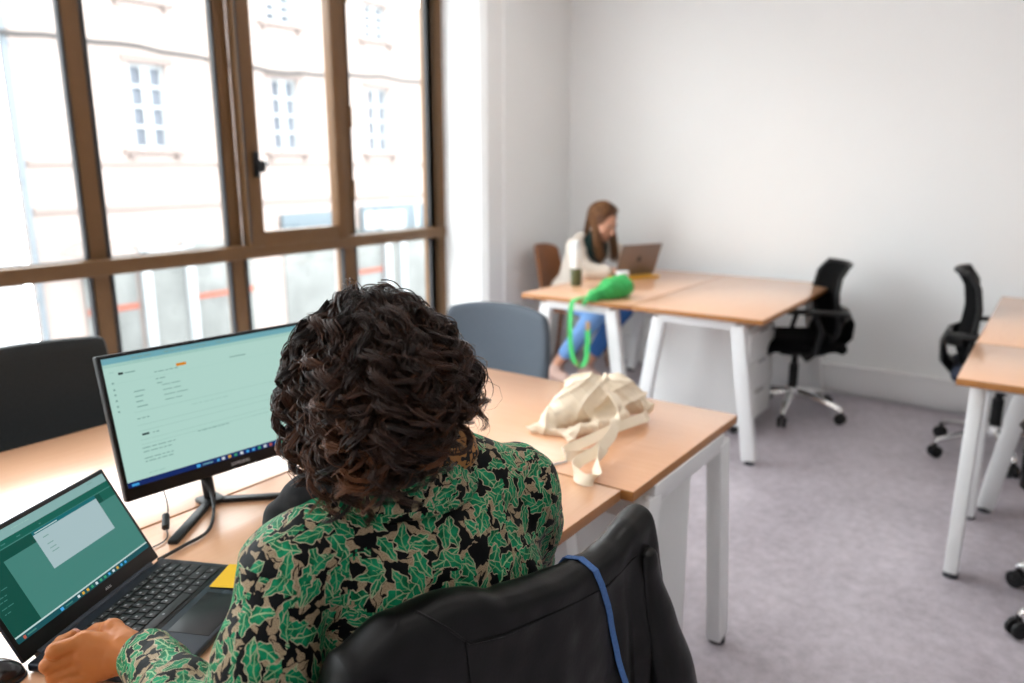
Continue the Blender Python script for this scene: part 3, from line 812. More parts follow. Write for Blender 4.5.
# pen beyond the shoulder
b = B(); b.tube([(1.515, .915, .745), (1.42, .955, .745), (1.36, .98, .745)], [.003, .0042, .0042], 12)
o = b.build('pen', plain('silver_pen', (.55, .56, .58), .3, metal=.8)); tag(o, 'slim silver pen lying on the desk beside the tote bag strap', 'pen')

# cream tote bag: crumpled heap with an open mouth and two long handles
def cotton_mat():
    m, nt, bs = new_mat('cream_cotton')
    tc = N(nt, 'ShaderNodeTexCoord'); wv = N(nt, 'ShaderNodeTexNoise', Scale=500., Detail=3.); nz = N(nt, 'ShaderNodeTexNoise', Scale=16., Detail=4.)
    for q in (wv, nz): nt.links.new(tc.outputs['Object'], q.inputs['Vector'])
    mx = N(nt, 'ShaderNodeMix', data_type='RGBA'); mx.inputs[6].default_value = (.84, .70, .51, 1); mx.inputs[7].default_value = (.92, .81, .66, 1)
    nt.links.new(nz.outputs['Fac'], mx.inputs[0]); nt.links.new(mx.outputs[2], bs.inputs['Base Color'])
    bs.inputs['Roughness'].default_value = .85
    bp = N(nt, 'ShaderNodeBump', Strength=.2, Distance=.001); nt.links.new(wv.outputs['Fac'], bp.inputs['Height']); nt.links.new(bp.outputs['Normal'], bs.inputs['Normal'])
    return m
M_cotton = cotton_mat()
BO = V((1.80, 1.0, TOP))
bag = thing('tote_bag', 'crumpled cream cotton tote bag lying on the crosswise desk', 'bag', BO)
g = SDF((1.58, .78, .735), (2.06, 1.22, .91), .003)
g.chain([(1.652, 1.102, .748), (1.70, 1.075, .765), (1.80, 1.045, .795), (1.90, .985, .80), (1.935, .91, .775)], [.010, .032, .062, .060, .030], .03)
g.cone((1.66, 1.00, .750), (1.82, .94, .765), .012, .035, .03); g.cone((1.665, 1.10, .748), (1.665, 1.0, .748), .009, .010, .03)
g.ell((1.83, 1.05, .835), (.06, .05, .038), .03)
X, Y, Z = g.X, g.Y, g.Z
def ridge(a, b, c, f, p): 
    q = (a*X+b*Y+c*Z)*f+p+.9*np.sin(17*X+11*Y+23*Z+p)+.6*np.sin(31*Y-19*X+p*2)
    return 1-np.abs(np.sin(q))
g.d = g.d-.011*ridge(1, .5, .35, 34, .4)**1.5-.008*ridge(-.4, 1, .7, 45, 1.7)**2-.003*ridge(.8, -.6, .9, 85, .2)**2+.009
g.cut_ell((1.80, .925, .812), (.050, .075, .026), .008, rot=Matrix.Rotation(R(-25), 3, 'Z') @ Matrix.Rotation(R(28), 3, 'X'))
g.cut_ell((1.715, .975, .79), (.045, .035, .016), .010)
g.plane_cut((0, 0, .7405), (0, 0, -1))
g.build('body', M_cotton, bag, off=BO, relax=1)
def ribbon(pts, w, th, wdirs=None, n=6):
    P = cable('', '', pts, 0, 0)
    def fn(u, v):
        i = min(int(round(u*(len(P)-1))), len(P)-1); t = (P[min(i+1, len(P)-1)]-P[max(i-1, 0)]).normalized()
        k = u*(len(wdirs)-1); j = min(int(k), len(wdirs)-2); wd = V(wdirs[j]).lerp(V(wdirs[j+1]), k-j)
        wd = (wd-t*t.dot(wd)).normalized()
        return P[i]+wd*(v-.5)*w
    b = B(); b.slab(fn, len(P)-1, n, th); return b
h1 = ribbon([(1.925, .93, .80), (1.875, .875, .776), (1.80, .875, .778), (1.72, .90, .772), (1.64, .925, .760), (1.57, .945, .752), (1.53, .928, .751), (1.56, .905, .750), (1.62, .90, .752)], .028, .0022, [(0, .5, 1), (0, .6, 1), (.2, .8, .6), (.3, .9, .5), (.2, .7, .7), (.3, .4, .8), (.6, -.2, .6), (.3, -.8, .5)], 4)
h1.build('handle', M_cotton, bag, off=BO)
h2 = ribbon([(1.80, .95, .845), (1.775, .915, .825), (1.735, .90, .790), (1.66, .872, .778), (1.57, .862, .768), (1.50, .872, .760), (1.447, .853, .757), (1.424, .812, .754), (1.45, .795, .756), (1.515, .835, .760), (1.60, .86, .768)], .028, .0022, [(1, .1, 0), (1, .1, .3), (.6, .7, .5), (.2, .8, .7), (.2, .7, .8), (.2, .5, .9), (.7, .1, .7), (.7, -.5, .6), (.1, -.5, .9), (-.2, .8, .6)], 4)
h2.build('handle', M_cotton, bag, off=BO)

# ------------------------------------------------------------------ things on the window-side far desk
bt = thing('water_bottle', 'white capped bottle with an olive green base on the window side far desk', 'bottle', (3.975, 2.355, TOP))
b = B(); b.lathe([(0, 0), (.032, 0), (.034, .004), (.034, .105), (0, .105)], 28); b.build('base', plain('olive_sleeve', (.075, .085, .03), .5), bt)
b = B(); b.lathe([(0, .105), (.0335, .105), (.0335, .21), (.030, .222), (0, .222)], 28); b.build('body', plain('bottle_white', (.80, .78, .76), .4), bt)
b = B(); b.lathe([(0, .222), (.024, .222), (.025, .262), (.022, .268), (0, .268)], 28); b.build('cap', plain('bottle_cap', (.70, .70, .70), .4), bt)
mg = thing('cup', 'small white translucent cup in front of the silver laptop', 'cup', (4.14, 2.13, TOP))
b = B(); b.lathe([(0, 0), (.030, 0), (.033, .003), (.040, .085), (.038, .085), (.031, .006), (0, .005)], 28); b.build('wall', plain('cup_white', (.85, .86, .88), .3), mg)
fo = B(); fo.box((0, 0, .006), (.34, .25, .012), .003); o = fo.build('folder', plain('yellow_cover', (.75, .40, .03), .6)); o.location = (4.50, 2.285, TOP); o.rotation_euler = (0, 0, R(-26))
tag(o, 'yellow folder lying under the silver laptop', 'folder')
lp = thing('laptop', 'silver laptop with its lid back towards the room, on a yellow folder', 'laptop', (4.50, 2.235, TOP+.012), R(154))
M_silver = plain('grey_aluminium', (.24, .20, .185), .42, metal=.35, noise_amt=.02)
b = B(); b.box((0, -.11, .0075), (.312, .22, .013), .004); b.build('base', M_silver, lp)
b = B(); b.box((0, -.085, .0145), (.27, .11, .001), .0003); b.build('keyboard', M_key, lp)
Ml = Matrix.Translation((0, .004, .013)) @ Matrix.Rotation(R(90-22), 4, 'X')
b = B(); b.box((0, .105, -.003), (.312, .21, .006), .003, M=Ml); ld = b.build('lid', M_silver, lp)
b = B(); b.box((0, .105, .0003), (.30, .195, .0008), .0002, M=Ml); b.build('screen', M_bez, ld)
b = B(); b.lathe([(0, 0), (1, 0), (.9, .4), (0, .4)], 20, M=Ml @ Matrix.Translation((0, .105, -.0062)) @ Matrix.Diagonal((.017, .019, -.001, 1)))
b.tube([Ml @ V((0, .124, -.0063)), Ml @ V((.006, .132, -.0063))], .003, 8); b.build('emblem', plain('emblem_dark', (.05, .045, .045), .3), ld)
# green pouch drooping over the desk edge and its hanging lanyard
M_green = plain('bright_green_cloth', (.035, .44, .10), .55, noise_amt=.25, noise_scale=30.)
po = thing('pouch', 'bright green cloth pouch slumped at the edge of the window side far desk', 'pouch', (3.72, 1.97, TOP))
PO = V((3.72, 1.97, TOP))
g = SDF((3.42, 1.80, .66), (3.95, 2.15, .88), .004)
g.chain([(3.50, 2.03, .725), (3.56, 2.00, .762), (3.66, 1.965, .790), (3.75, 1.935, .80), (3.80, 1.92, .782)], [.012, .030, .056, .060, .036], .03)
X, Y, Z = g.X, g.Y, g.Z
g.d = g.d-.008*ridge(.5, 1, .4, 50, .3)**1.5-.005*ridge(1, -.3, .8, 80, 1.3)**2+.006
g.plane_cut((0, 0, .741), (0, 0, -1)) if False else None
low = np.where(g.X > 3.515, .741-g.Z, -1.); g.d = np.maximum(g.d, low.astype(np.float32))
g.build('body', M_green, po, off=PO, relax=1)
ly = thing('lanyard', 'bright green lanyard with tan clips hanging from the pouch below the desk edge', 'lanyard', (3.50, 2.05, TOP))
LO = V((3.50, 2.05, TOP))
ribbon([(3.60, 2.06, .752), (3.52, 2.085, .747), (3.494, 2.095, .72), (3.49, 2.10, .62), (3.49, 2.095, .50), (3.485, 2.07, .42), (3.485, 2.03, .395), (3.488, 1.998, .43), (3.49, 1.992, .52), (3.49, 1.99, .60)], .036, .003, [(.3, 1, 0)]*10, 3).build('strap', M_green, ly, off=LO)
b = B(); b.box((3.49, 1.99, .615), (.008, .026, .05), .003); b.box((3.487, 2.05, .405), (.008, .022, .035), .003); b.build('clip', plain('tan_clip', (.42, .24, .10), .5), ly, off=LO)
# ------------------------------------------------------------------ people
def skin_mat(name, col, warm):
    m, nt, bs = new_mat(name)
    tc = N(nt, 'ShaderNodeTexCoord'); a = N(nt, 'ShaderNodeTexNoise', Scale=28., Detail=4.); c = N(nt, 'ShaderNodeTexNoise', Scale=420., Detail=2.)
    for q in (a, c): nt.links.new(tc.outputs['Object'], q.inputs['Vector'])
    mx = N(nt, 'ShaderNodeMix', data_type='RGBA'); mx.inputs[6].default_value = (*col, 1); mx.inputs[7].default_value = (*warm, 1)
    nt.links.new(a.outputs['Fac'], mx.inputs[0]); nt.links.new(mx.outputs[2], bs.inputs['Base Color'])
    bs.inputs['Roughness'].default_value = .45; bs.inputs['Subsurface Weight'].default_value = .02; bs.inputs['Specular IOR Level'].default_value = .3; bs.inputs['Subsurface Radius'].default_value = (.01, .004, .002); bs.inputs['Subsurface Scale'].default_value = .4
    bp = N(nt, 'ShaderNodeBump', Strength=.12, Distance=.001); nt.links.new(c.outputs['Fac'], bp.inputs['Height']); nt.links.new(bp.outputs['Normal'], bs.inputs['Normal'])
    return m
M_skin = skin_mat('tanned_skin', (.44, .148, .032), (.50, .16, .04))
M_skin2 = skin_mat('fair_skin', (.62, .34, .23), (.66, .32, .21))
M_nail = plain('nail', (.60, .27, .20), .3)

class NT:
    """tiny shader-maths helper"""
    def __init__(s, nt): s.nt = nt
    def m(s, op, a, b=None, c=None):
        n = s.nt.nodes.new('ShaderNodeMath'); n.operation = op
        for i, v in enumerate((a, b, c)):
            if v is None: continue
            if isinstance(v, (int, float)): n.inputs[i].default_value = v
            else: s.nt.links.new(v, n.inputs[i])
        return n.outputs[0]
    def vm(s, op, a, b=None, sc=None):
        n = s.nt.nodes.new('ShaderNodeVectorMath'); n.operation = op
        for i, v in enumerate((a, b)):
            if v is None: continue
            if isinstance(v, tuple): n.inputs[i].default_value = v
            else: s.nt.links.new(v, n.inputs[i])
        if sc is not None:
            if isinstance(sc, (int, float)): n.inputs['Scale'].default_value = sc
            else: s.nt.links.new(sc, n.inputs['Scale'])
        return n.outputs[0]
    def mix(s, f, a, b):
        n = s.nt.nodes.new('ShaderNodeMix'); n.data_type = 'RGBA'
        for i, v in ((0, f), (6, a), (7, b)):
            if isinstance(v, (int, float)): n.inputs[i].default_value = v
            elif isinstance(v, tuple): n.inputs[i].default_value = (*v, 1)
            else: s.nt.links.new(v, n.inputs[i])
        return n.outputs[2]

def leaf_mat():
    m, nt, bs = new_mat('leaf_print_satin'); k = NT(nt)
    tc = N(nt, 'ShaderNodeTexCoord'); uv0 = tc.outputs['UV']
    wz = N(nt, 'ShaderNodeTexNoise', Scale=38., Detail=2.); nt.links.new(uv0, wz.inputs['Vector'])
    uv = k.vm('ADD', uv0, k.vm('SCALE', k.vm('SUBTRACT', wz.outputs['Color'], (.5, .5, .5)), sc=.010))
    def layer(scale, off, L, Wd, lobes, lw):
        vo = N(nt, 'ShaderNodeTexVoronoi', voronoi_dimensions='2D', feature='F1', Scale=scale, Randomness=.85)
        p = k.vm('ADD', uv, off); nt.links.new(p, vo.inputs['Vector'])
        loc = k.vm('SCALE', k.vm('SUBTRACT', p, vo.outputs['Position']), sc=scale)
        sep = N(nt, 'ShaderNodeSeparateColor'); nt.links.new(vo.outputs['Color'], sep.inputs[0])
        ro = N(nt, 'ShaderNodeVectorRotate', rotation_type='Z_AXIS'); nt.links.new(loc, ro.inputs['Vector']); nt.links.new(k.m('MULTIPLY', sep.outputs[0], 6.283), ro.inputs['Angle'])
        xy = N(nt, 'ShaderNodeSeparateXYZ'); nt.links.new(ro.outputs[0], xy.inputs[0])
        x, y = xy.outputs[0], k.m('ADD', xy.outputs[1], k.m('MULTIPLY', k.m('MULTIPLY', xy.outputs[0], xy.outputs[0]), .25))
        xx = k.m('DIVIDE', x, L)
        env = k.m('SUBTRACT', 1., k.m('MULTIPLY', xx, xx))
        ay = k.m('ABSOLUTE', y)
        lob = k.m('ADD', 1., k.m('MULTIPLY', k.m('SINE', k.m('MULTIPLY', k.m('ADD', x, k.m('MULTIPLY', ay, .5)), 6.283*lobes)), .20))
        wid = k.m('MULTIPLY', k.m('MULTIPLY', env, lob), k.m('MULTIPLY', k.m('ADD', .75, k.m('MULTIPLY', xx, -.25)), Wd))
        f = k.m('SUBTRACT', ay, wid)                       # below zero inside the leaf
        inside = k.m('LESS_THAN', f, 0.)
        line = k.m('LESS_THAN', k.m('ABSOLUTE', f), lw)
        rib = k.m('MULTIPLY', k.m('LESS_THAN', ay, .020), inside)
        side = k.m('MULTIPLY', k.m('LESS_THAN', k.m('ABSOLUTE', k.m('SINE', k.m('MULTIPLY', k.m('SUBTRACT', x, k.m('MULTIPLY', ay, .9)), 6.283*lobes*.5))), .10), k.m('MULTIPLY', inside, k.m('LESS_THAN', ay, k.m('MULTIPLY', wid, .8))))
        return inside, line, k.m('MAXIMUM', rib, side), sep.outputs[1]
    BLK = (.003, .0035, .004); BEI = (.36, .275, .175); LIN = (.42, .37, .25)
    sp = N(nt, 'ShaderNodeTexNoise', Scale=900., Detail=1.); nt.links.new(uv0, sp.inputs['Vector'])
    beige = k.mix(k.m('GREATER_THAN', sp.outputs['Fac'], .54), BEI, (.20, .145, .085))
    gz = N(nt, 'ShaderNodeTexNoise', Scale=60., Detail=2.); nt.links.new(uv0, gz.inputs['Vector'])
    green = k.mix(k.m('MULTIPLY_ADD', gz.outputs['Fac'], 3., -1.), (.001, .086, .031), (.009, .265, .115))
    i, l, v, r = layer(24., (.31, .17, 0), .60, .24, 3.2, .02); col = k.mix(i, BLK, beige); col = k.mix(l, col, BLK)
    i, l, v, r = layer(28., (.91, .53, 0), .58, .19, 3.0, .02); col = k.mix(i, col, beige); col = k.mix(l, col, BLK)
    i, l, v, r = layer(25., (.11, .77, 0), .60, .30, 3.0, .018); col = k.mix(i, col, green); col = k.mix(l, col, LIN); col = k.mix(v, col, (.30, .44, .24))
    i, l, v, r = layer(29., (.57, .29, 0), .56, .29, 2.8, .018); col = k.mix(i, col, green); col = k.mix(l, col, LIN); col = k.mix(v, col, (.20, .36, .18))
    nt.links.new(col, bs.inputs['Base Color'])
    bs.inputs['Roughness'].default_value = .5; bs.inputs['Specular IOR Level'].default_value = .09
    bz = N(nt, 'ShaderNodeTexNoise', Scale=45., Detail=3.); nt.links.new(tc.outputs['Object'], bz.inputs['Vector'])
    bp = N(nt, 'ShaderNodeBump', Strength=.3, Distance=.004); nt.links.new(bz.outputs['Fac'], bp.inputs['Height']); nt.links.new(bp.outputs['Normal'], bs.inputs['Normal'])
    return m
M_leaf = leaf_mat()

def vnoise(P, f, seed):
    """smooth 3-D value noise in -1..1; f = (fx, fy, fz) per metre"""
    rg = np.random.default_rng(seed); T = rg.uniform(-1, 1, (32, 32, 32)).astype(np.float32)
    q = [P[i]*f[i]+100 for i in range(3)]
    ii = [np.floor(a).astype(np.int32) for a in q]; ff = [a-b for a, b in zip(q, ii)]
    ff = [a*a*(3-2*a) for a in ff]; ii = [a % 32 for a in ii]; jj = [(a+1) % 32 for a in ii]
    x0, y0, z0 = ii; x1, y1, z1 = jj; fx, fy, fz = ff
    c = lambda a, b, t: a+(b-a)*t
    return c(c(c(T[x0, y0, z0], T[x1, y0, z0], fx), c(T[x0, y1, z0], T[x1, y1, z0], fx), fy), c(c(T[x0, y0, z1], T[x1, y0, z1], fx), c(T[x0, y1, z1], T[x1, y1, z1], fx), fy), fz)
def rotate_frame(P, r, f):
    return [P[0]*r[0]+P[1]*r[1], P[0]*f[0]+P[1]*f[1], P[2]]

def face_on(g, C, fw, up, s=1.):
    """skull and face features around C, looking along fw"""
    fw = V(fw).normalized(); up = V(up); up = (up-fw*up.dot(fw)).normalized(); rt = fw.cross(up)
    rot = (tuple(rt), tuple(fw), tuple(up))
    at = lambda x, y, z: tuple(V(C)+rt*x*s+fw*y*s+up*z*s)
    g.ell(at(0, -.012, .025), (.076*s, .094*s, .088*s), .0, rot)
    g.ell(at(0, .028, -.035), (.058*s, .062*s, .075*s), .03, rot)
    g.ell(at(0, .062, -.088), (.026*s, .024*s, .022*s), .025, rot)               # chin
    for q in (-1, 1):
        g.ell(at(q*.040, .058, -.028), (.024*s, .022*s, .022*s), .02, rot)       # cheek
        g.cut_ell(at(q*.031, .092, .006), (.017*s, .010*s, .010*s), .012, rot)   # eye socket
        g.ell(at(q*.031, .076, .004), (.0125*s, .0125*s, .010*s), .003, rot)      # eye
        g.ell(at(q*.030, .083, .022), (.020*s, .008*s, .005*s), .008, rot)       # brow
        g.ell(at(q*.074, -.008, -.012), (.010*s, .020*s, .031*s), .006, rot)     # ear
    g.cone(at(0, .088, .008), at(0, .110, -.030), .007*s, .011*s, .010)           # nose
    for q in (-1, 1): g.ell(at(q*.011, .098, -.034), (.008*s, .009*s, .007*s), .006, rot)
    g.ell(at(0, .090, -.058), (.022*s, .010*s, .005*s), .004, rot); g.ell(at(0, .088, -.068), (.019*s, .010*s, .006*s), .004, rot)
    return at

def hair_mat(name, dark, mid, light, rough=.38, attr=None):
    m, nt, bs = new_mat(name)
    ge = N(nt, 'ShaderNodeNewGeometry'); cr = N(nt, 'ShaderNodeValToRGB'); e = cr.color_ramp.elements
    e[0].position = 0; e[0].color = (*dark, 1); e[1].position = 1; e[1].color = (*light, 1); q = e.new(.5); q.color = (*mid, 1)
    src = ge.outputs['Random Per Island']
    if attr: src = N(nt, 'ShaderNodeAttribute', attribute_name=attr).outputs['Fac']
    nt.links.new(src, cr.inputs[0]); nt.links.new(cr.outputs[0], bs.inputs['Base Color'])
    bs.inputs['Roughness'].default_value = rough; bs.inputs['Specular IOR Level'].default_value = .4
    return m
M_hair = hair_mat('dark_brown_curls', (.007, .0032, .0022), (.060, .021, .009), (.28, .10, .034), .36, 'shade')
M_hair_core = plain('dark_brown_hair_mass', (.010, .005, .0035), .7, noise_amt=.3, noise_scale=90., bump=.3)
M_hair2 = hair_mat('long_light_brown_hair', (.075, .027, .010), (.17, .064, .022), (.38, .19, .075), .4)

def strands_mesh(name, paths, radii, mat, parent, off, sides=3, shades=None):
    """many strands (arrays of points) as slim tapered tubes in one mesh"""
    vs, fs = [], []; base = 0
    ang = np.arange(sides)*2*math.pi/sides
    for P, r in zip(paths, radii):
        n = len(P); T = np.gradient(P, axis=0); T /= np.linalg.norm(T, axis=1)[:, None]+1e-9
        ref = np.where(np.abs(T[:, 2:3]) < .9, np.array([[0, 0, 1.]]), np.array([[1., 0, 0]]))
        X = np.cross(T, ref); X /= np.linalg.norm(X, axis=1)[:, None]+1e-9; Y = np.cross(T, X)
        tp = r*np.minimum(1., (1-np.linspace(0, 1, n))*5+.15)
        ring = P[:, None, :]+tp[:, None, None]*(np.cos(ang)[None, :, None]*X[:, None, :]+np.sin(ang)[None, :, None]*Y[:, None, :])
        vs.append(ring.reshape(-1, 3))
        i = np.arange(n-1)[:, None]*sides; j = np.arange(sides)[None, :]; k = (j+1) % sides
        fs.append((np.stack([i+j, i+k, i+sides+k, i+sides+j], -1).reshape(-1, 4))+base); base += n*sides
    vs = np.concatenate(vs)-np.array(off); fs = np.concatenate(fs)
    me = bpy.data.meshes.new(name); me.from_pydata(vs.tolist(), [], fs.tolist()); me.update()
    if shades is not None:
        at_ = me.attributes.new('shade', 'FLOAT', 'POINT'); at_.data.foreach_set('value', np.concatenate([np.repeat(q, sides) for q in shades]).astype(np.float32))
    return mesh_obj(name, me, mat, parent, True, None)

def join_meshes(name, meshes):
    bm = bmesh.new()
    for me in meshes: bm.from_mesh(me)
    out = bpy.data.meshes.new(name); bm.to_mesh(out); bm.free(); return out
def sdf_part(g, relax=2):
    me = g.mesh('part'); bm = bmesh.new(); bm.from_mesh(me)
    for _ in range(relax): bmesh.ops.smooth_vert(bm, verts=bm.verts, factor=.5, use_axis_x=True, use_axis_y=True, use_axis_z=True)
    bm.to_mesh(me); bm.free(); return me

# ---------------------------------------------------------------- the person in front, seen from behind
PW = V((.775, .66, 0.))
pw = thing('person', 'person with dark curly bobbed hair in a green leaf-print shirt, seen from behind', 'person', PW)
f_ = np.array([.298, .955]); r_ = np.array([.955, -.298]); ROT = ((r_[0], r_[1], 0), (f_[0], f_[1], 0), (0, 0, 1))
SR, SL = (.905, .635, .962), (.560, .742, .952)
EL, WL = (.425, .700, .775), (.470, .960, .790)
ER, WR = (1.02, .71, .768), (.93, .90, .778)
HC = (.690, .708, 1.165)
# body: head, neck, trunk, arms and legs
g = SDF((.28, .40, -.005), (1.20, 1.30, 1.34), .0075)
at1 = face_on(g, HC, (.08, .985, -.16), (-.03, .16, 1))
g.cone((.695, .700, 1.09), (.722, .694, 1.00), .050, .056, .03)
g.ell((.775, .66, .60), (.155, .105, .14), .05, ROT); g.ell((.760, .668, .74), (.125, .095, .16), .05, ROT); g.ell((.742, .682, .87), (.145, .100, .13), .05, ROT)
g.chain([SL, (.725, .695, 1.0), SR], [.045, .048, .045], .04)
g.chain([SL, EL, WL], [.044, .036, .026], .02); g.chain([SR, ER, WR], [.044, .036, .026], .02)
for q, kx, ky in ((-1, .66, 1.04), (1, .90, .98)):
    hip = (PW[0]+q*.085*r_[0], PW[1]+q*.085*r_[1], .535); kn = (kx, ky, .50); an = (kx+.01, ky-.02, .09)
    g.chain([hip, kn], [.078, .056], .03); g.chain([kn, an], [.054, .034], .02)
    g.cone((an[0], an[1], .045), (an[0]+.05, an[1]+.17, .030), .036, .026, .02)
body_parts = [sdf_part(g)]
# left hand on the keyboard: curled, back of the hand to the camera
g = SDF((.34, .92, .742), (.50, 1.13, .86), .0017)
g.cone((.470, .950, .788), (.462, .972, .793), .0255, .0260, .008)
KI, KM, KR, KP = (.424, 1.018, .815), (.421, 1.014, .800), (.422, 1.008, .785), (.426, 1.000, .771)
for kq, rr in ((KI, .0145), (KM, .0155), (KR, .0145), (KP, .0125)):
    g.cone((.461, .975, .793), kq, .0195, rr, .012)
g.chain([KI, (.390, 1.030, .814), (.412, 1.062, .802), (.436, 1.076, .797)], [.0118, .0108, .0092, .0075], .004)
g.chain([KM, (.383, 1.038, .793), (.400, 1.072, .780), (.423, 1.082, .772)], [.0120, .0110, .0092, .0076], .004)
g.chain([KR, (.386, 1.034, .776), (.400, 1.062, .765), (.420, 1.070, .7645)], [.0114, .0102, .0086, .0072], .004)
g.chain([KP, (.396, 1.018, .767), (.404, 1.040, .7645), (.418, 1.046, .7635)], [.0100, .0088, .0076, .0066], .004)
g.chain([(.462, .985, .806), (.462, 1.020, .813), (.455, 1.050, .800), (.444, 1.076, .786)], [.0165, .0130, .0110, .0085], .006)
g.d = g.d-.0006*vnoise((g.X, g.Y, g.Z), (160, 160, 160), 3)
body_parts.append(sdf_part(g, 1))
g = SDF((.79, .86, .742), (1.0, 1.07, .84), .0022)      # right hand, hidden behind the shirt
g.cone(WR, (.90, .935, .785), .025, .026, .008)
for k in range(4):
    a = V((.900-.010*k+.012, .935+.012*k-.01, .787)); m1 = a+V((-.055, .050, .008)); 
    g.cone(a, m1, .017, .012, .008); g.chain([m1, m1+V((-.030, .022, -.012)), m1+V((-.040, .030, -.028))], [.0105, .0092, .0076], .003)
g.chain([(.907, .955, .785), (.893, .99, .785), (.873, 1.005, .775)], [.014, .012, .008], .006)
body_parts.append(sdf_part(g, 1))
me = join_meshes('body', body_parts); me.transform(Matrix.Translation(-PW)); body = mesh_obj('body', me, M_skin, pw, True, None)
def nail(name, tip, back, out, w, parent, off):
    t = (V(tip)-V(back)).normalized(); o = V(out); o = (o-t*o.dot(t)).normalized(); s_ = t.cross(o)
    b = B(); b.slab(lambda u, v: V(tip)-t*.009*(1-v)+t*.002+o*(.0072-.0022*(2*u-1)**2)+s_*(u-.5)*w, 8, 6, .0008); b.build(name, M_nail, parent, off=off)
M_eye = plain('dark_eye', (.03, .02, .015), .2); M_lip = plain('lip', (.42, .10, .06), .4); M_brow = plain('brow_hair', (.03, .014, .008), .7)
def face_parts(at, fw, par, off):
    for q in (-1, 1):
        b = B(); b.lathe([(0, -.003), (.006, -.001), (.006, .001), (0, .003)], 12, M=Matrix.Translation(V(at(q*.031, .0865, .003))) @ V(fw).to_track_quat('Z', 'Y').to_matrix().to_4x4()); b.build('eye', M_eye, par, off=off)
        b = B(); b.tube([at(q*.014, .093, .020), at(q*.031, .0905, .026), at(q*.048, .080, .021)], [.002, .003, .0015], 8); b.build('eyebrow', M_brow, par, off=off)
    b = B(); b.tube([at(-.022, .092, -.063), at(0, .1005, -.061), at(.022, .092, -.063)], [(.001, .001), (.003, .005), (.001, .001)], 8); b.build('lips', M_lip, par, off=off)
face_parts(at1, (.08, .985, -.16), body, PW)
nail('fingernail', (.436, 1.076, .797), (.412, 1.062, .802), (-.2, -.3, 1), .010, body, PW)

# trousers and shoes (under the desk)
M_trou = plain('black_trousers', (.012, .012, .015), .8, noise_amt=.2, noise_scale=80.)
g = SDF((.50, .44, .05), (1.06, 1.16, .72), .009)
g.ell((.775, .66, .57), (.172, .122, .10), .03, ROT)
feet = []
for q, kx, ky in ((-1, .66, 1.04), (1, .90, .98)):
    hip = (PW[0]+q*.085*r_[0], PW[1]+q*.085*r_[1], .540); kn = (kx, ky, .505); an = (kx+.01, ky-.02, .10); feet.append(an)
    g.chain([hip, kn, an], [.092, .070, .056], .03)
g.build('trousers', M_trou, pw, off=PW)
M_shoe = plain('black_shoe', (.015, .014, .014), .4)
for an in feet:
    g = SDF((an[0]-.10, an[1]-.12, -.002), (an[0]+.16, an[1]+.26, .14), .006)
    g.cone((an[0]-.005, an[1]-.02, .05), (an[0]+.055, an[1]+.18, .034), .045, .036, .02); g.cone((an[0], an[1], .05), (an[0], an[1], .10), .043, .045, .02)
    g.plane_cut((0, 0, .001), (0, 0, -1)); g.build('shoe', M_shoe, pw, off=PW)

# shirt
def shirt_folds(g, amp=1.):
    P = rotate_frame((g.X, g.Y, g.Z), r_, f_)
    n = vnoise(P, (9, 9, 26), 21)*.0045+vnoise(P, (22, 22, 16), 22)*.0028+vnoise(P, (34, 30, 60), 23)*.0014
    n += (1-np.abs(vnoise(P, (8, 8, 20), 29)))**6*.005
    g.d = g.d-(n*amp).astype(np.float32)
g = SDF((.26, .44, .52), (1.14, 1.06, 1.10), .0052)
g.ell((.772, .655, .63), (.192, .132, .16), .05, ROT); g.ell((.760, .662, .76), (.178, .122, .16), .05, ROT); g.ell((.742, .680, .875), (.178, .120, .135), .05, ROT)
g.ell((.735, .672, .945), (.135, .080, .062), .05, ROT)
g.chain([SL, (.640, .718, 1.000), (.722, .690, 1.032), (.815, .664, 1.010), SR], [.058, .048, .044, .050, .062], .04)
g.chain([SL, (.505, .722, .865), EL], [.060, .058, .054], .025); g.chain([SR, (.962, .665, .87), ER], [.062, .062, .056], .025)
g.chain([EL, (.445, .83, .79)], [.054, .047], .02); g.chain([(.445, .83, .79), (.466, .925, .791)], [.047, .037], .015)
g.chain([ER, (.985, .81, .785), WR], [.056, .048, .038], .02)
g.cut(g.cone_d((.698, .708, 1.12), (.722, .700, 1.03), .058, .056), .008)        # neck opening
shirt_folds(g)
g.cut(g.cone_d((.464, .925, .791), (.47, 1.0, .795), .028, .032), .003)           # open cuff
g.plane_cut((0, 0, .56), (0, 0, -1), .004)
shirt = g.build('shirt', M_leaf, pw, off=PW, uv=True)
g = SDF((.54, .56, .92), (.92, .86, 1.10), .0042)       # fold-over collar
ring = []
for k in range(15):
    a = R(-205+k*230/14-0); c_, s_ = math.cos(a), math.sin(a)
    q = V((.716, .694, 0))+V((r_[0], r_[1], 0))*.074*c_+V((f_[0], f_[1], 0))*.070*s_; ring.append((q.x, q.y, 1.046-.012*(1-s_*-1)*.5+(.010 if s_ < 0 else -.01)))
for a_, b_ in zip(ring, ring[1:]):
    g.cone(a_, b_, .010, .010, .008); lo = [((p[0]-.716)*1.20+.716, (p[1]-.694)*1.20+.694, p[2]-.028) for p in (a_, b_)]
    g.cone(lo[0], lo[1], .012, .012, .016); g.cone(a_, lo[0], .009, .010, .010)
shirt_folds(g, .4)
g.build('collar', M_leaf, pw, off=PW, uv=True)
g = SDF((.40, .88, .73), (.54, 1.0, .86), .0028)
g.cone((.4640, .905, .7895), (.4685, .943, .792), .041, .0385, 0); g.cut(g.cone_d((.466, .935, .791), (.472, .985, .794), .0335, .034), .003)
g.cut(g.cone_d((.45, .84, .78), (.4640, .905, .79), .032, .032), .003); shirt_folds(g, .5)
g.build('cuff', M_leaf, pw, off=PW, uv=True, relax=1)

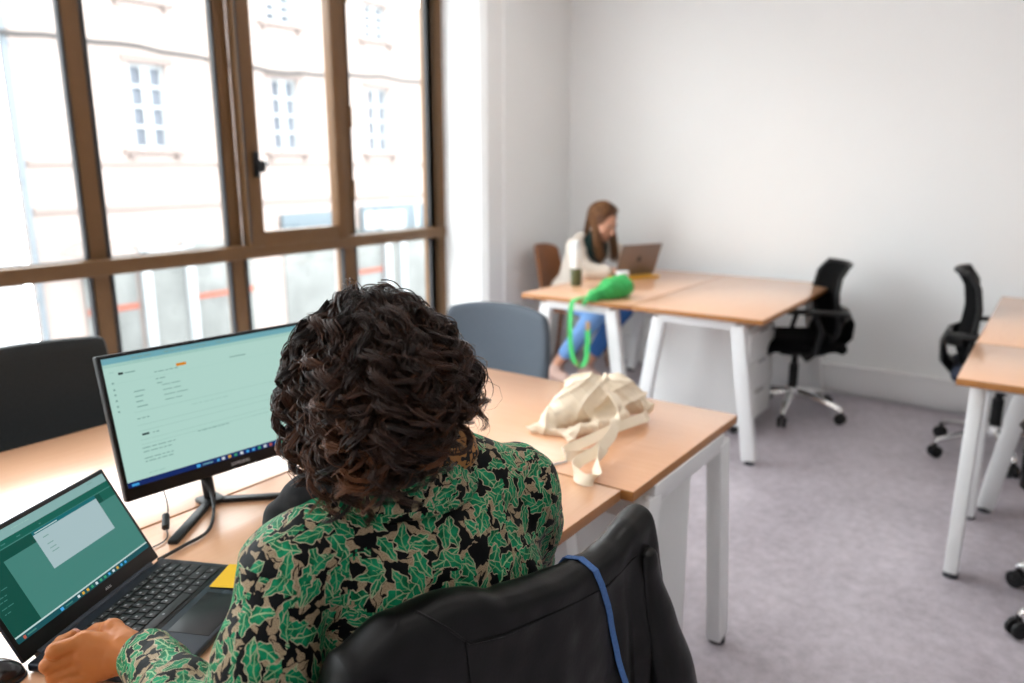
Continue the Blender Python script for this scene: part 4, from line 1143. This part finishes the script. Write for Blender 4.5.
# scarf: leopard print at the neck, its dark end over the left shoulder
def leopard():
    m, nt, bs = new_mat('leopard_scarf'); k = NT(nt); tc = N(nt, 'ShaderNodeTexCoord')
    a = N(nt, 'ShaderNodeTexVoronoi', feature='SMOOTH_F1', Scale=105.); z = N(nt, 'ShaderNodeTexNoise', Scale=120., Detail=2.); nt.links.new(tc.outputs['Object'], z.inputs['Vector'])
    nt.links.new(k.vm('ADD', tc.outputs['Object'], k.vm('SCALE', z.outputs['Color'], sc=.008)), a.inputs['Vector'])
    d = a.outputs['Distance']; ringm = k.m('MULTIPLY', k.m('GREATER_THAN', d, .22), k.m('LESS_THAN', d, .44))
    col = k.mix(ringm, (.36, .16, .045), (.008, .006, .005)); nt.links.new(col, bs.inputs['Base Color']); bs.inputs['Roughness'].default_value = .8
    return m
M_leo = leopard(); M_dark = plain('black_scarf_wool', (.006, .006, .007), .9, noise_amt=.3, noise_scale=120., bump=.5)
g = SDF((.56, .56, .94), (.88, .86, 1.14), .004)
ring = []
for k in range(21):
    a = 2*math.pi*k/20; c_, s_ = math.cos(a), math.sin(a); q = V((.708, .700, 0))+V((r_[0], r_[1], 0))*.066*c_+V((f_[0], f_[1], 0))*.062*s_
    ring.append((q.x, q.y, 1.068+.006*math.sin(3*a)-.008*s_))
g.chain(ring, [.021]*21, .01); g.chain([(.735, .634, 1.066), (.768, .640, 1.068), (.792, .664, 1.064), (.800, .700, 1.056)], [.020, .026, .027, .022], .015); g.d = g.d-.003*vnoise((g.X, g.Y, g.Z), (50, 50, 90), 5); g.build('scarf', M_leo, pw, off=PW)
g = SDF((.50, .62, .88), (.78, .94, 1.14), .0045)
g.chain([(.735, .640, 1.064), (.692, .652, 1.074), (.655, .682, 1.070), (.632, .718, 1.052), (.610, .757, 1.026), (.594, .79, .992), (.594, .815, .95)], [.020, .027, .032, .032, .029, .024, .019], .02)
g.d = g.d-.005*vnoise((g.X, g.Y, g.Z), (36, 30, 50), 6); g.build('scarf_end', M_dark, pw, off=PW)

# curly bob
HCn = np.array(HC)+np.array([-.003, -.004, .006]); rg = np.random.default_rng(12)
AX = np.array([[.985, -.14, .03], [.14, .98, -.12], [-.015, .12, .99]])   # head axes: right, forward, up
def head_pt(th, ph, k):
    """point of the hair volume; th from the crown down, ph round the head"""
    r_top = np.array([.088, .104, .106])*k
    t = np.minimum(th, 1.62); s = np.sin(t); z = np.cos(t)*r_top[2]
    ex = np.maximum(th-1.62, 0)
    flare = 1+.14*np.clip((th-.7)/1.0, 0, 1)-.20*np.clip((th-1.9)/.8, 0, 1)
    x = r_top[0]*s*np.cos(ph)*flare; y = r_top[1]*s*np.sin(ph)*flare; z = z-ex*.104
    return np.stack([x, y, z], -1)
paths, radii, shades = [], [], []
NG = 250
for gi in range(NG):
    ph0 = rg.uniform(0, 2*math.pi)
    if math.sin(ph0) > .72 and rg.random() < .75: ph0 = -ph0       # leave the face clear
    th0 = abs(rg.normal(0, .5))+.04 if gi < 210 else rg.uniform(.5, 1.6)
    side_l = max(0, -math.cos(ph0))
    th1 = 2.08+rg.normal(0, .16)+.55*side_l-(.22 if math.cos(ph0) > .1 and math.sin(ph0) < .35 else 0)
    if (math.sin(ph0) > .42 and math.cos(ph0) > -.50) or math.sin(ph0) > .87: th1 = min(th1, 1.12-.35*(math.sin(ph0)-.30)+rg.normal(0, .05))
    if th0 > th1-.7: th0 = max(.02, th1-.9)
    kk = rg.uniform(.88, 1.15)-.06*min(th0, 1.4)*rg.random()
    n = 44; u = np.linspace(0, 1, n)
    th = th0+(th1-th0)*u; tw = rg.normal(0, .30)
    ph = ph0+tw*u**1.5+.08*np.sin(u*rg.uniform(4, 9)+rg.uniform(0, 6))
    layer = kk*(1+.05*np.sin(u*7+gi))
    base = head_pt(th, ph, 1.)*layer[:, None]
    Ln = (th1-th0)*.115; turns = Ln/rg.uniform(.040, .066)
    amp = (.002+.0175*u**.7)*rg.uniform(.6, 1.2)
    pa = rg.uniform(0, 6.28); hand = rg.choice([-1, 1])
    base = base*(1+.16*(side_l > .6)*rg.random()*np.clip((u-.55)/.45, 0, 1)**2)[:, None]
    T = np.gradient(base, axis=0); T /= np.linalg.norm(T, axis=1)[:, None]+1e-9
    Nr = base/np.linalg.norm(base, axis=1)[:, None]; Bi = np.cross(T, Nr); Bi /= np.linalg.norm(Bi, axis=1)[:, None]+1e-9; Nr = np.cross(Bi, T)
    ns = int(rg.integers(16, 30)); cr = rg.uniform(.0022, .0048); gs = rg.random()**1.6
    for si in range(ns):
        o1, o2, dp, da = rg.normal(0, 1), rg.normal(0, 1), rg.normal(0, .14), rg.uniform(.88, 1.12)
        arg = 2*math.pi*turns*u**1.05+pa+dp
        spread = cr*(1.25-.55*u)
        P = base+Nr*(amp*da*np.cos(arg)+spread*o1*.8)[:, None]+Bi*(hand*amp*da*np.sin(arg)+spread*o2)[:, None]
        if si > ns-2: P = P+rg.normal(0, .010, 3)*u[:, None]+Nr*(.006*u)[:, None]     # flyaways
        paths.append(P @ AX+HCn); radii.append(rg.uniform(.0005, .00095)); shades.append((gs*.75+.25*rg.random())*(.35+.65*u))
for _ in range(130):      # loose frizz standing off the outline
    ph0 = rg.uniform(0, 6.28); th0 = rg.uniform(.0, 1.5); n = 20; u = np.linspace(0, 1, n)
    th = th0+rg.uniform(.3, 1.0)*u; ph = ph0+rg.normal(0, .5)*u
    base = head_pt(th, ph, 1.)*(1.06+.10*u*rg.random())[:, None]
    a = 2*math.pi*u*rg.uniform(.6, 2)+rg.uniform(0, 6)
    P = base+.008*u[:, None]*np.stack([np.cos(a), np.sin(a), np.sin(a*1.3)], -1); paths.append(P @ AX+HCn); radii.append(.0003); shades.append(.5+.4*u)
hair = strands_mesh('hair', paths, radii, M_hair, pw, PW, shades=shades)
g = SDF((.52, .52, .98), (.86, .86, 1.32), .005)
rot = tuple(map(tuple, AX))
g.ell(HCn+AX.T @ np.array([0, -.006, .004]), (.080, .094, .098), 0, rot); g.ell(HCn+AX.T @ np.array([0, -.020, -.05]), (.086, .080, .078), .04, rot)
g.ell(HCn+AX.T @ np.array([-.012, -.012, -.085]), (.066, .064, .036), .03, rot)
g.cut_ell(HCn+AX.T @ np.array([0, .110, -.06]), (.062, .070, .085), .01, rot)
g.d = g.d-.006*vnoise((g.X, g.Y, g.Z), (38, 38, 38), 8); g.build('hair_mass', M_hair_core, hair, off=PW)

# ---------------------------------------------------------------- black leather jacket over her chair, and the blue lanyard on it
def leather():
    m, nt, bs = new_mat('black_leather'); tc = N(nt, 'ShaderNodeTexCoord')
    vo = N(nt, 'ShaderNodeTexVoronoi', feature='SMOOTH_F1', Scale=700.); nz = N(nt, 'ShaderNodeTexNoise', Scale=22., Detail=5.)
    for q in (vo, nz): nt.links.new(tc.outputs['Object'], q.inputs['Vector'])
    bs.inputs['Base Color'].default_value = (.003, .003, .003, 1); bs.inputs['Specular IOR Level'].default_value = .25
    mr = N(nt, 'ShaderNodeMapRange'); mr.inputs[3].default_value = .26; mr.inputs[4].default_value = .46; nt.links.new(nz.outputs['Fac'], mr.inputs[0]); nt.links.new(mr.outputs[0], bs.inputs['Roughness'])
    b1 = N(nt, 'ShaderNodeBump', Strength=.35, Distance=.0006); nt.links.new(vo.outputs['Distance'], b1.inputs['Height'])
    b2 = N(nt, 'ShaderNodeBump', Strength=.35, Distance=.004); nt.links.new(nz.outputs['Fac'], b2.inputs['Height']); nt.links.new(b1.outputs['Normal'], b2.inputs['Normal'])
    nt.links.new(b2.outputs['Normal'], bs.inputs['Normal']); return m
M_leather = leather()
JO = V((.735, .52, .46))
jk = thing('leather_jacket', 'black leather jacket draped over the back of the chair in front', 'jacket', JO)
jr = V((.975, -.222, 0)); jf = V((.222, .975, 0)); JC = V((.764, .515, 0))
TOPZ = [(-.292, .84), (-.262, .908), (-.20, .940), (-.14, .944), (-.10, .938), (-.055, .921), (0, .915), (.06, .909), (.12, .907), (.16, .913), (.217, .928), (.262, .932), (.292, .86)]
def top_z(s):
    for (a, za), (b_, zb) in zip(TOPZ, TOPZ[1:]):
        if s <= b_: t = max(0, (s-a)/(b_-a)); t = t*t*(3-2*t); return za+(zb-za)*t
    return TOPZ[-1][1]
def jacket(u, v):
    """v: 0 inside hem, about .33 the fold over the chair top, 1 outside hem"""
    s = (u-.5)*.58; arc = .04*(abs(s)/.3)**2
    zt = top_z(s); e = max(0, abs(s)-.22)/.055
    if v < .30:
        z = zt-.02-(.30-v)/.30*.36; dep = .026
    elif v < .40:
        a = (v-.30)/.10*math.pi; z = zt-.02+.020*math.sin(a); dep = .026*math.cos(a)
    else:
        q = (v-.40)/.60; z = zt-.02-q*(zt-.02-.44); dep = -.026-.020*q
        k = max(0, u-.70)/.30
        dep -= min(1, q*2.5)*k*.014*math.sin(s*125)+q*.004*math.sin(s*60+q*5)
    n = noise.noise(V((s*11, v*8, 1.3)))*.006+noise.noise(V((s*26, v*20, 4.3)))*.0028
    return JC+jr*(s+max(0, s)**2*1.0*max(0, v-.4)/.6)+jf*(arc+dep+n)+V((0, 0, z+n*.6))
b = B(); b.slab(jacket, 90, 80, .007); b.build('body', M_leather, jk, off=JO, sub=1)
for s_, nm in ((.262, 1), (-.262, -1)):      # empty sleeves hanging at both sides
    b = B(); P = []
    for k in range(15):
        q = k/14; P.append(JC+jr*(s_+nm*(-.030+.105*q))+jf*(-.012-.028*q+.008*math.sin(q*7))+V((0, 0, .885-.445*q)))
    b.tube(P, [(.014+.032*min(1, k/6)+.003*math.sin(k*2.1), .012+.020*min(1, k/6)+.003*math.cos(k*1.7)) for k in range(15)], 18, flat=(nm, 0, 0))
    o = b.build('sleeve', M_leather, jk, off=JO, sub=1)
def on_jacket(s, v, d): 
    u = s/.58+.5; p = V(jacket(u, v)); a = V(jacket(u+.004, v))-p; c = V(jacket(u, v+.004))-p; n = a.cross(c).normalized(); 
    return p+n*d
sg = 1 if (on_jacket(0, .7, .01)-on_jacket(0, .7, 0)).dot(jf) < 0 else -1
for nm_pts in ([(-.178, .36), (-.165, .385), (-.150, .405), (-.135, .425), (-.122, .438), (-.105, .440), (-.07, .432), (-.03, .426), (.02, .424), (.07, .426), (.13, .428), (.19, .430), (.24, .436)], [(-.128+.03*k/24, .43+.5*k/24) for k in range(25)], [(.235+.01*k/24, .44+.5*k/24) for k in range(25)]):
    b = B(); b.tube([on_jacket(s, v, sg*.0042) for s, v in nm_pts], .0017, 6); b.build('seam', M_leather, jk, off=JO)
ly2 = thing('lanyard', 'blue woven lanyard hanging over the black leather jacket', 'lanyard', JO)
LV = [(.27, .082), (.36, .096), (.45, .122), (.55, .142), (.66, .159), (1., .20)]
def lan_s(v):
    for (a, sa_), (b_, sb_) in zip(LV, LV[1:]):
        if v <= b_: return sa_+(sb_-sa_)*(v-a)/(b_-a)
    return LV[-1][1]
LP = [on_jacket(lan_s(.27+.0285*k), .27+.0285*k, sg*.0062) for k in range(25)]
b = B(); b.slab(lambda u, v: (lambda i: LP[i]+(jr*(v-.5)*.0105))(min(int(round(u*24)), 24)), 24, 4, .0016)
M_lan = plain('blue_lanyard', (.055, .14, .36), .7, noise_amt=.45, noise_scale=300.)
b.build('strap', M_lan, ly2, off=JO)

# ---------------------------------------------------------------- the person at the far desk
QO = V((4.62, 2.76, 0.))
p2 = thing('person', 'person with long light brown hair and a cream cardigan leaning over the silver laptop', 'person', QO)
HD = (4.585, 2.515, 1.075)
g = SDF((4.05, 2.12, -.005), (5.05, 3.02, 1.24), .0078)
at2 = face_on(g, HD, (-.22, -.86, -.44), (-.10, -.30, .95))
g.cone((4.59, 2.56, 1.00), (4.605, 2.60, .93), .047, .052, .03)
fx = V((-.05, -.99, 0)).normalized(); rx = V((-.99, .05, 0)).normalized(); RT2 = ((rx.x, rx.y, 0), (fx.x, fx.y, 0), (0, 0, 1))
g.ell((4.62, 2.77, .58), (.15, .105, .13), .05, RT2); g.ell((4.615, 2.70, .74), (.125, .09, .15), .05, RT2); g.ell((4.605, 2.64, .86), (.145, .095, .12), .05, RT2)
S2R, S2L = (4.44, 2.64, .905), (4.775, 2.60, .905)
E2R, W2R = (4.285, 2.50, .79), (4.36, 2.36, .775)
E2L, W2L = (4.86, 2.44, .78), (4.66, 2.36, .785)
g.chain([S2R, (4.605, 2.61, .94), S2L], [.045, .045, .045], .04)
g.chain([S2R, E2R, W2R], [.043, .035, .025], .02); g.chain([S2L, E2L, W2L], [.043, .035, .025], .02)
legs2 = [((4.54, 2.72, .54), (4.37, 2.42, .505), (4.335, 2.70, .13), (4.31, 2.62, .035)), ((4.71, 2.72, .54), (4.60, 2.36, .505), (4.50, 2.555, .13), (4.47, 2.46, .035))]
for hp, kn, an, to in legs2:
    g.chain([hp, kn, an], [.078, .054, .034], .03); g.cone((an[0], an[1]+.03, .045), to, .034, .026, .02)
bp2 = [sdf_part(g, 1)]
for (w_, d_, sg2) in ((W2R, V((.55, -.62, 0)), 1), (W2L, V((-.75, -.5, 0)), -1)):
    w_ = V(w_); d_.normalize(); sd = V((d_.y, -d_.x, 0))*sg2
    g = SDF(tuple(w_-V((.16, .16, .034))), tuple(w_+V((.16, .16, .07))), .004)
    g.cone(w_, w_+d_*.045+V((0, 0, .01)), .024, .022, .01)
    for k in range(4):
        a = w_+d_*.05+sd*(k-1.5)*.010+V((0, 0, .008)); m1 = w_+d_*(.088-abs(k-1.3)*.005)+sd*(k-1.5)*.019+V((0, 0, .012))
        g.cone(a, m1, .016, .011, .008); g.chain([m1, m1+d_*.030+V((0, 0, -.008)), m1+d_*(.044-.003*k)+V((0, 0, -.026))], [.0098, .0088, .0072], .003)
    th = w_+d_*.03-sd*.024; g.chain([th, th+d_*.035-sd*.014, th+d_*.062-sd*.010+V((0, 0, -.010))], [.014, .011, .0085], .006)
    bp2.append(sdf_part(g, 1))
me = join_meshes('body', bp2); me.transform(Matrix.Translation(-QO)); body2 = mesh_obj('body', me, M_skin2, p2, True, None)
face_parts(at2, (-.22, -.86, -.44), body2, QO)
# clothes
M_cream = plain('cream_knit', (.68, .60, .52), .9, noise_amt=.08, noise_scale=70., bump=.5)
M_dkgreen = plain('dark_green_top', (.008, .030, .028), .85, noise_amt=.2, noise_scale=90.)
M_jean = plain('light_blue_denim', (.16, .32, .62), .8, noise_amt=.25, noise_scale=14., bump=.2)
M_jean2 = plain('mid_blue_denim', (.03, .13, .38), .8, noise_amt=.25, noise_scale=14., bump=.2)
g = SDF((4.12, 2.22, .50), (5.02, 2.98, 1.02), .0072)
g.ell((4.62, 2.77, .60), (.185, .135, .12), .05, RT2); g.ell((4.615, 2.70, .74), (.165, .12, .16), .05, RT2); g.ell((4.605, 2.645, .86), (.180, .118, .12), .05, RT2)
g.chain([S2R, (4.53, 2.64, .955), (4.605, 2.655, .965), (4.69, 2.625, .955), S2L], [.060, .045, .040, .045, .060], .035)
g.chain([S2R, E2R, W2R], [.062, .058, .042], .03); g.chain([S2L, E2L, W2L], [.062, .058, .042], .03)
g.cut_ell((4.555, 2.50, .935), (.12, .13, .12), .02); g.cut_ell((4.605, 2.46, .78), (.045, .13, .16), .02)
g.d = g.d-.006*vnoise((g.X, g.Y, g.Z), (16, 16, 22), 31)-.003*vnoise((g.X, g.Y, g.Z), (40, 40, 40), 32)
g.build('cardigan', M_cream, p2, off=QO)
g = SDF((4.34, 2.45, .56), (4.86, 2.86, 1.03), .0065)
g.chain([(4.465, 2.638, .905), (4.605, 2.61, .935), (4.75, 2.605, .905)], [.053, .056, .053], .03)
g.ell((4.615, 2.685, .74), (.145, .110, .17), .04, RT2); g.ell((4.605, 2.625, .87), (.155, .108, .10), .04, RT2); g.cone((4.592, 2.565, .985), (4.605, 2.60, .93), .058, .070, .03)
g.cut(g.cone_d((4.588, 2.55, 1.03), (4.60, 2.58, .97), .049, .049), .004)
g.build('top', M_dkgreen, p2, off=QO)
for (hp, kn, an, to), mm in zip(legs2, (M_jean, M_jean2)):
    g = SDF((4.15, 2.20, .10), (4.90, 2.92, .68), .008)
    mid = [an[i]*.78+kn[i]*.22 for i in range(3)]
    g.chain([hp, kn, mid], [.094, .072, .052], .03); g.d = g.d-.004*vnoise((g.X, g.Y, g.Z), (20, 20, 30), 41)
    g.build('trouser_leg', mm, p2, off=QO)
M_sneak = plain('blush_sneaker', (.62, .42, .35), .6, noise_amt=.1)
for hp, kn, an, to in legs2:
    g = SDF((an[0]-.12, an[1]-.24, -.002), (an[0]+.12, an[1]+.14, .13), .006)
    g.cone((an[0], an[1]+.03, .050), to, .046, .036, .02); g.cone((an[0], an[1], .06), (an[0], an[1]+.01, .095), .042, .042, .02); g.plane_cut((0, 0, .001), (0, 0, -1)); sn = g.build('sneaker', M_sneak, p2, off=QO)
# long straight hair parted in the middle
HN = np.array(HD); fw = V((-.22, -.86, -.44)).normalized(); up = V((-.10, -.30, .95)); up = (up-fw*up.dot(fw)).normalized(); rt = fw.cross(up); A2 = np.array([tuple(rt), tuple(fw), tuple(up)])
paths, radii = [], []
for k in range(900):
    sd = rg.choice([-1, 1]); ph = rg.uniform(-2.2, 1.25); n = 22; u = np.linspace(0, 1, n)
    phe = min(ph, -.15); ph = ph+(phe-ph)*np.clip(u*1.5, 0, 1)**.7
    th0 = rg.uniform(.05, .5); a = rg.uniform(1.05, 1.14)
    th = np.minimum(th0+1.9*u, 1.55)
    lx = sd*.078*a*np.sin(th)*np.clip(np.cos(ph)+.15, .25, 1.); ly_ = -.012+.106*a*np.sin(th)*np.sin(ph); lz = .025+.098*a*np.cos(th)
    P = np.stack([lx, ly_, lz], -1) @ A2+HN
    i0 = int(n*.52); q = np.clip((u-u[i0])/(1-u[i0]), 0, 1)[:, None]
    end = HN+np.array(tuple(rt))*sd*.068+np.array([rg.normal(0, .016), -.045+rg.normal(0, .016)+(.15 if phe < -.9 else 0), 0]); end[2] = rg.uniform(.80, .87)
    P = P*(1-q)+(P[i0]*(1-q)+end*q)*q
    P += .003*np.sin(u*9+k)[:, None]*np.array([1, .4, 0]); paths.append(P); radii.append(rg.uniform(.0012, .0022))
hr2 = strands_mesh('hair', paths, radii, M_hair2, p2, QO)
g = SDF((4.42, 2.36, .96), (4.76, 2.72, 1.24), .006)
C2 = HN+A2.T @ np.array([0, -.018, .030]); g.ell(C2, (.083, .098, .093), 0, tuple(map(tuple, A2)))
g.cut_ell(HN+A2.T @ np.array([0, .115, -.008]), (.070, .100, .102), .012, tuple(map(tuple, A2)))
g.build('hair_cap', plain('brown_hair_mass', (.12, .045, .016), .6, noise_amt=.3, noise_scale=120.), hr2, off=QO)
# ------------------------------------------------------------------ daylight and added fill panels
w = bpy.data.worlds.new('sky'); SC.world = w; w.use_nodes = True
bg = w.node_tree.nodes['Background']; bg.inputs[0].default_value = (.93, .97, 1.0, 1); bg.inputs[1].default_value = SKY
# sampling guides in the window opening (they give off no light of their own)
for i, (x0, x1) in enumerate([(-2.5, .9), (.9, 4.05)]):
    l = bpy.data.lights.new('window_portal', 'AREA'); l.shape = 'RECTANGLE'; l.size = x1-x0; l.size_y = 2.5; l.cycles.is_portal = True
    o = bpy.data.objects.new('window_portal', l); COL.objects.link(o); o.location = ((x0+x1)/2, YG+.15, 1.55); o.rotation_euler = (R(-90), 0, 0)
# unseen ceiling panels, added to fill the room with light
M_fill = glow('fill_diffuser', (1, .97, .93), FILL)
n = 0
for x in (-1.2, 1.2, 3.6):
    for y in (-1.6, .55, 2.35):
        t = thing('fill_panel', 'square white fill light panel added on the ceiling', 'fill light', (x, y, ZC), 0, 'added fill light panels')
        b = B(); b.box((0, 0, -.02), (.62, .62, .04), .004); b.build('frame', M_white, t)
        b = B(); b.box((0, 0, -.042), (.57, .57, .006), .001); b.build('diffuser', M_fill, t)
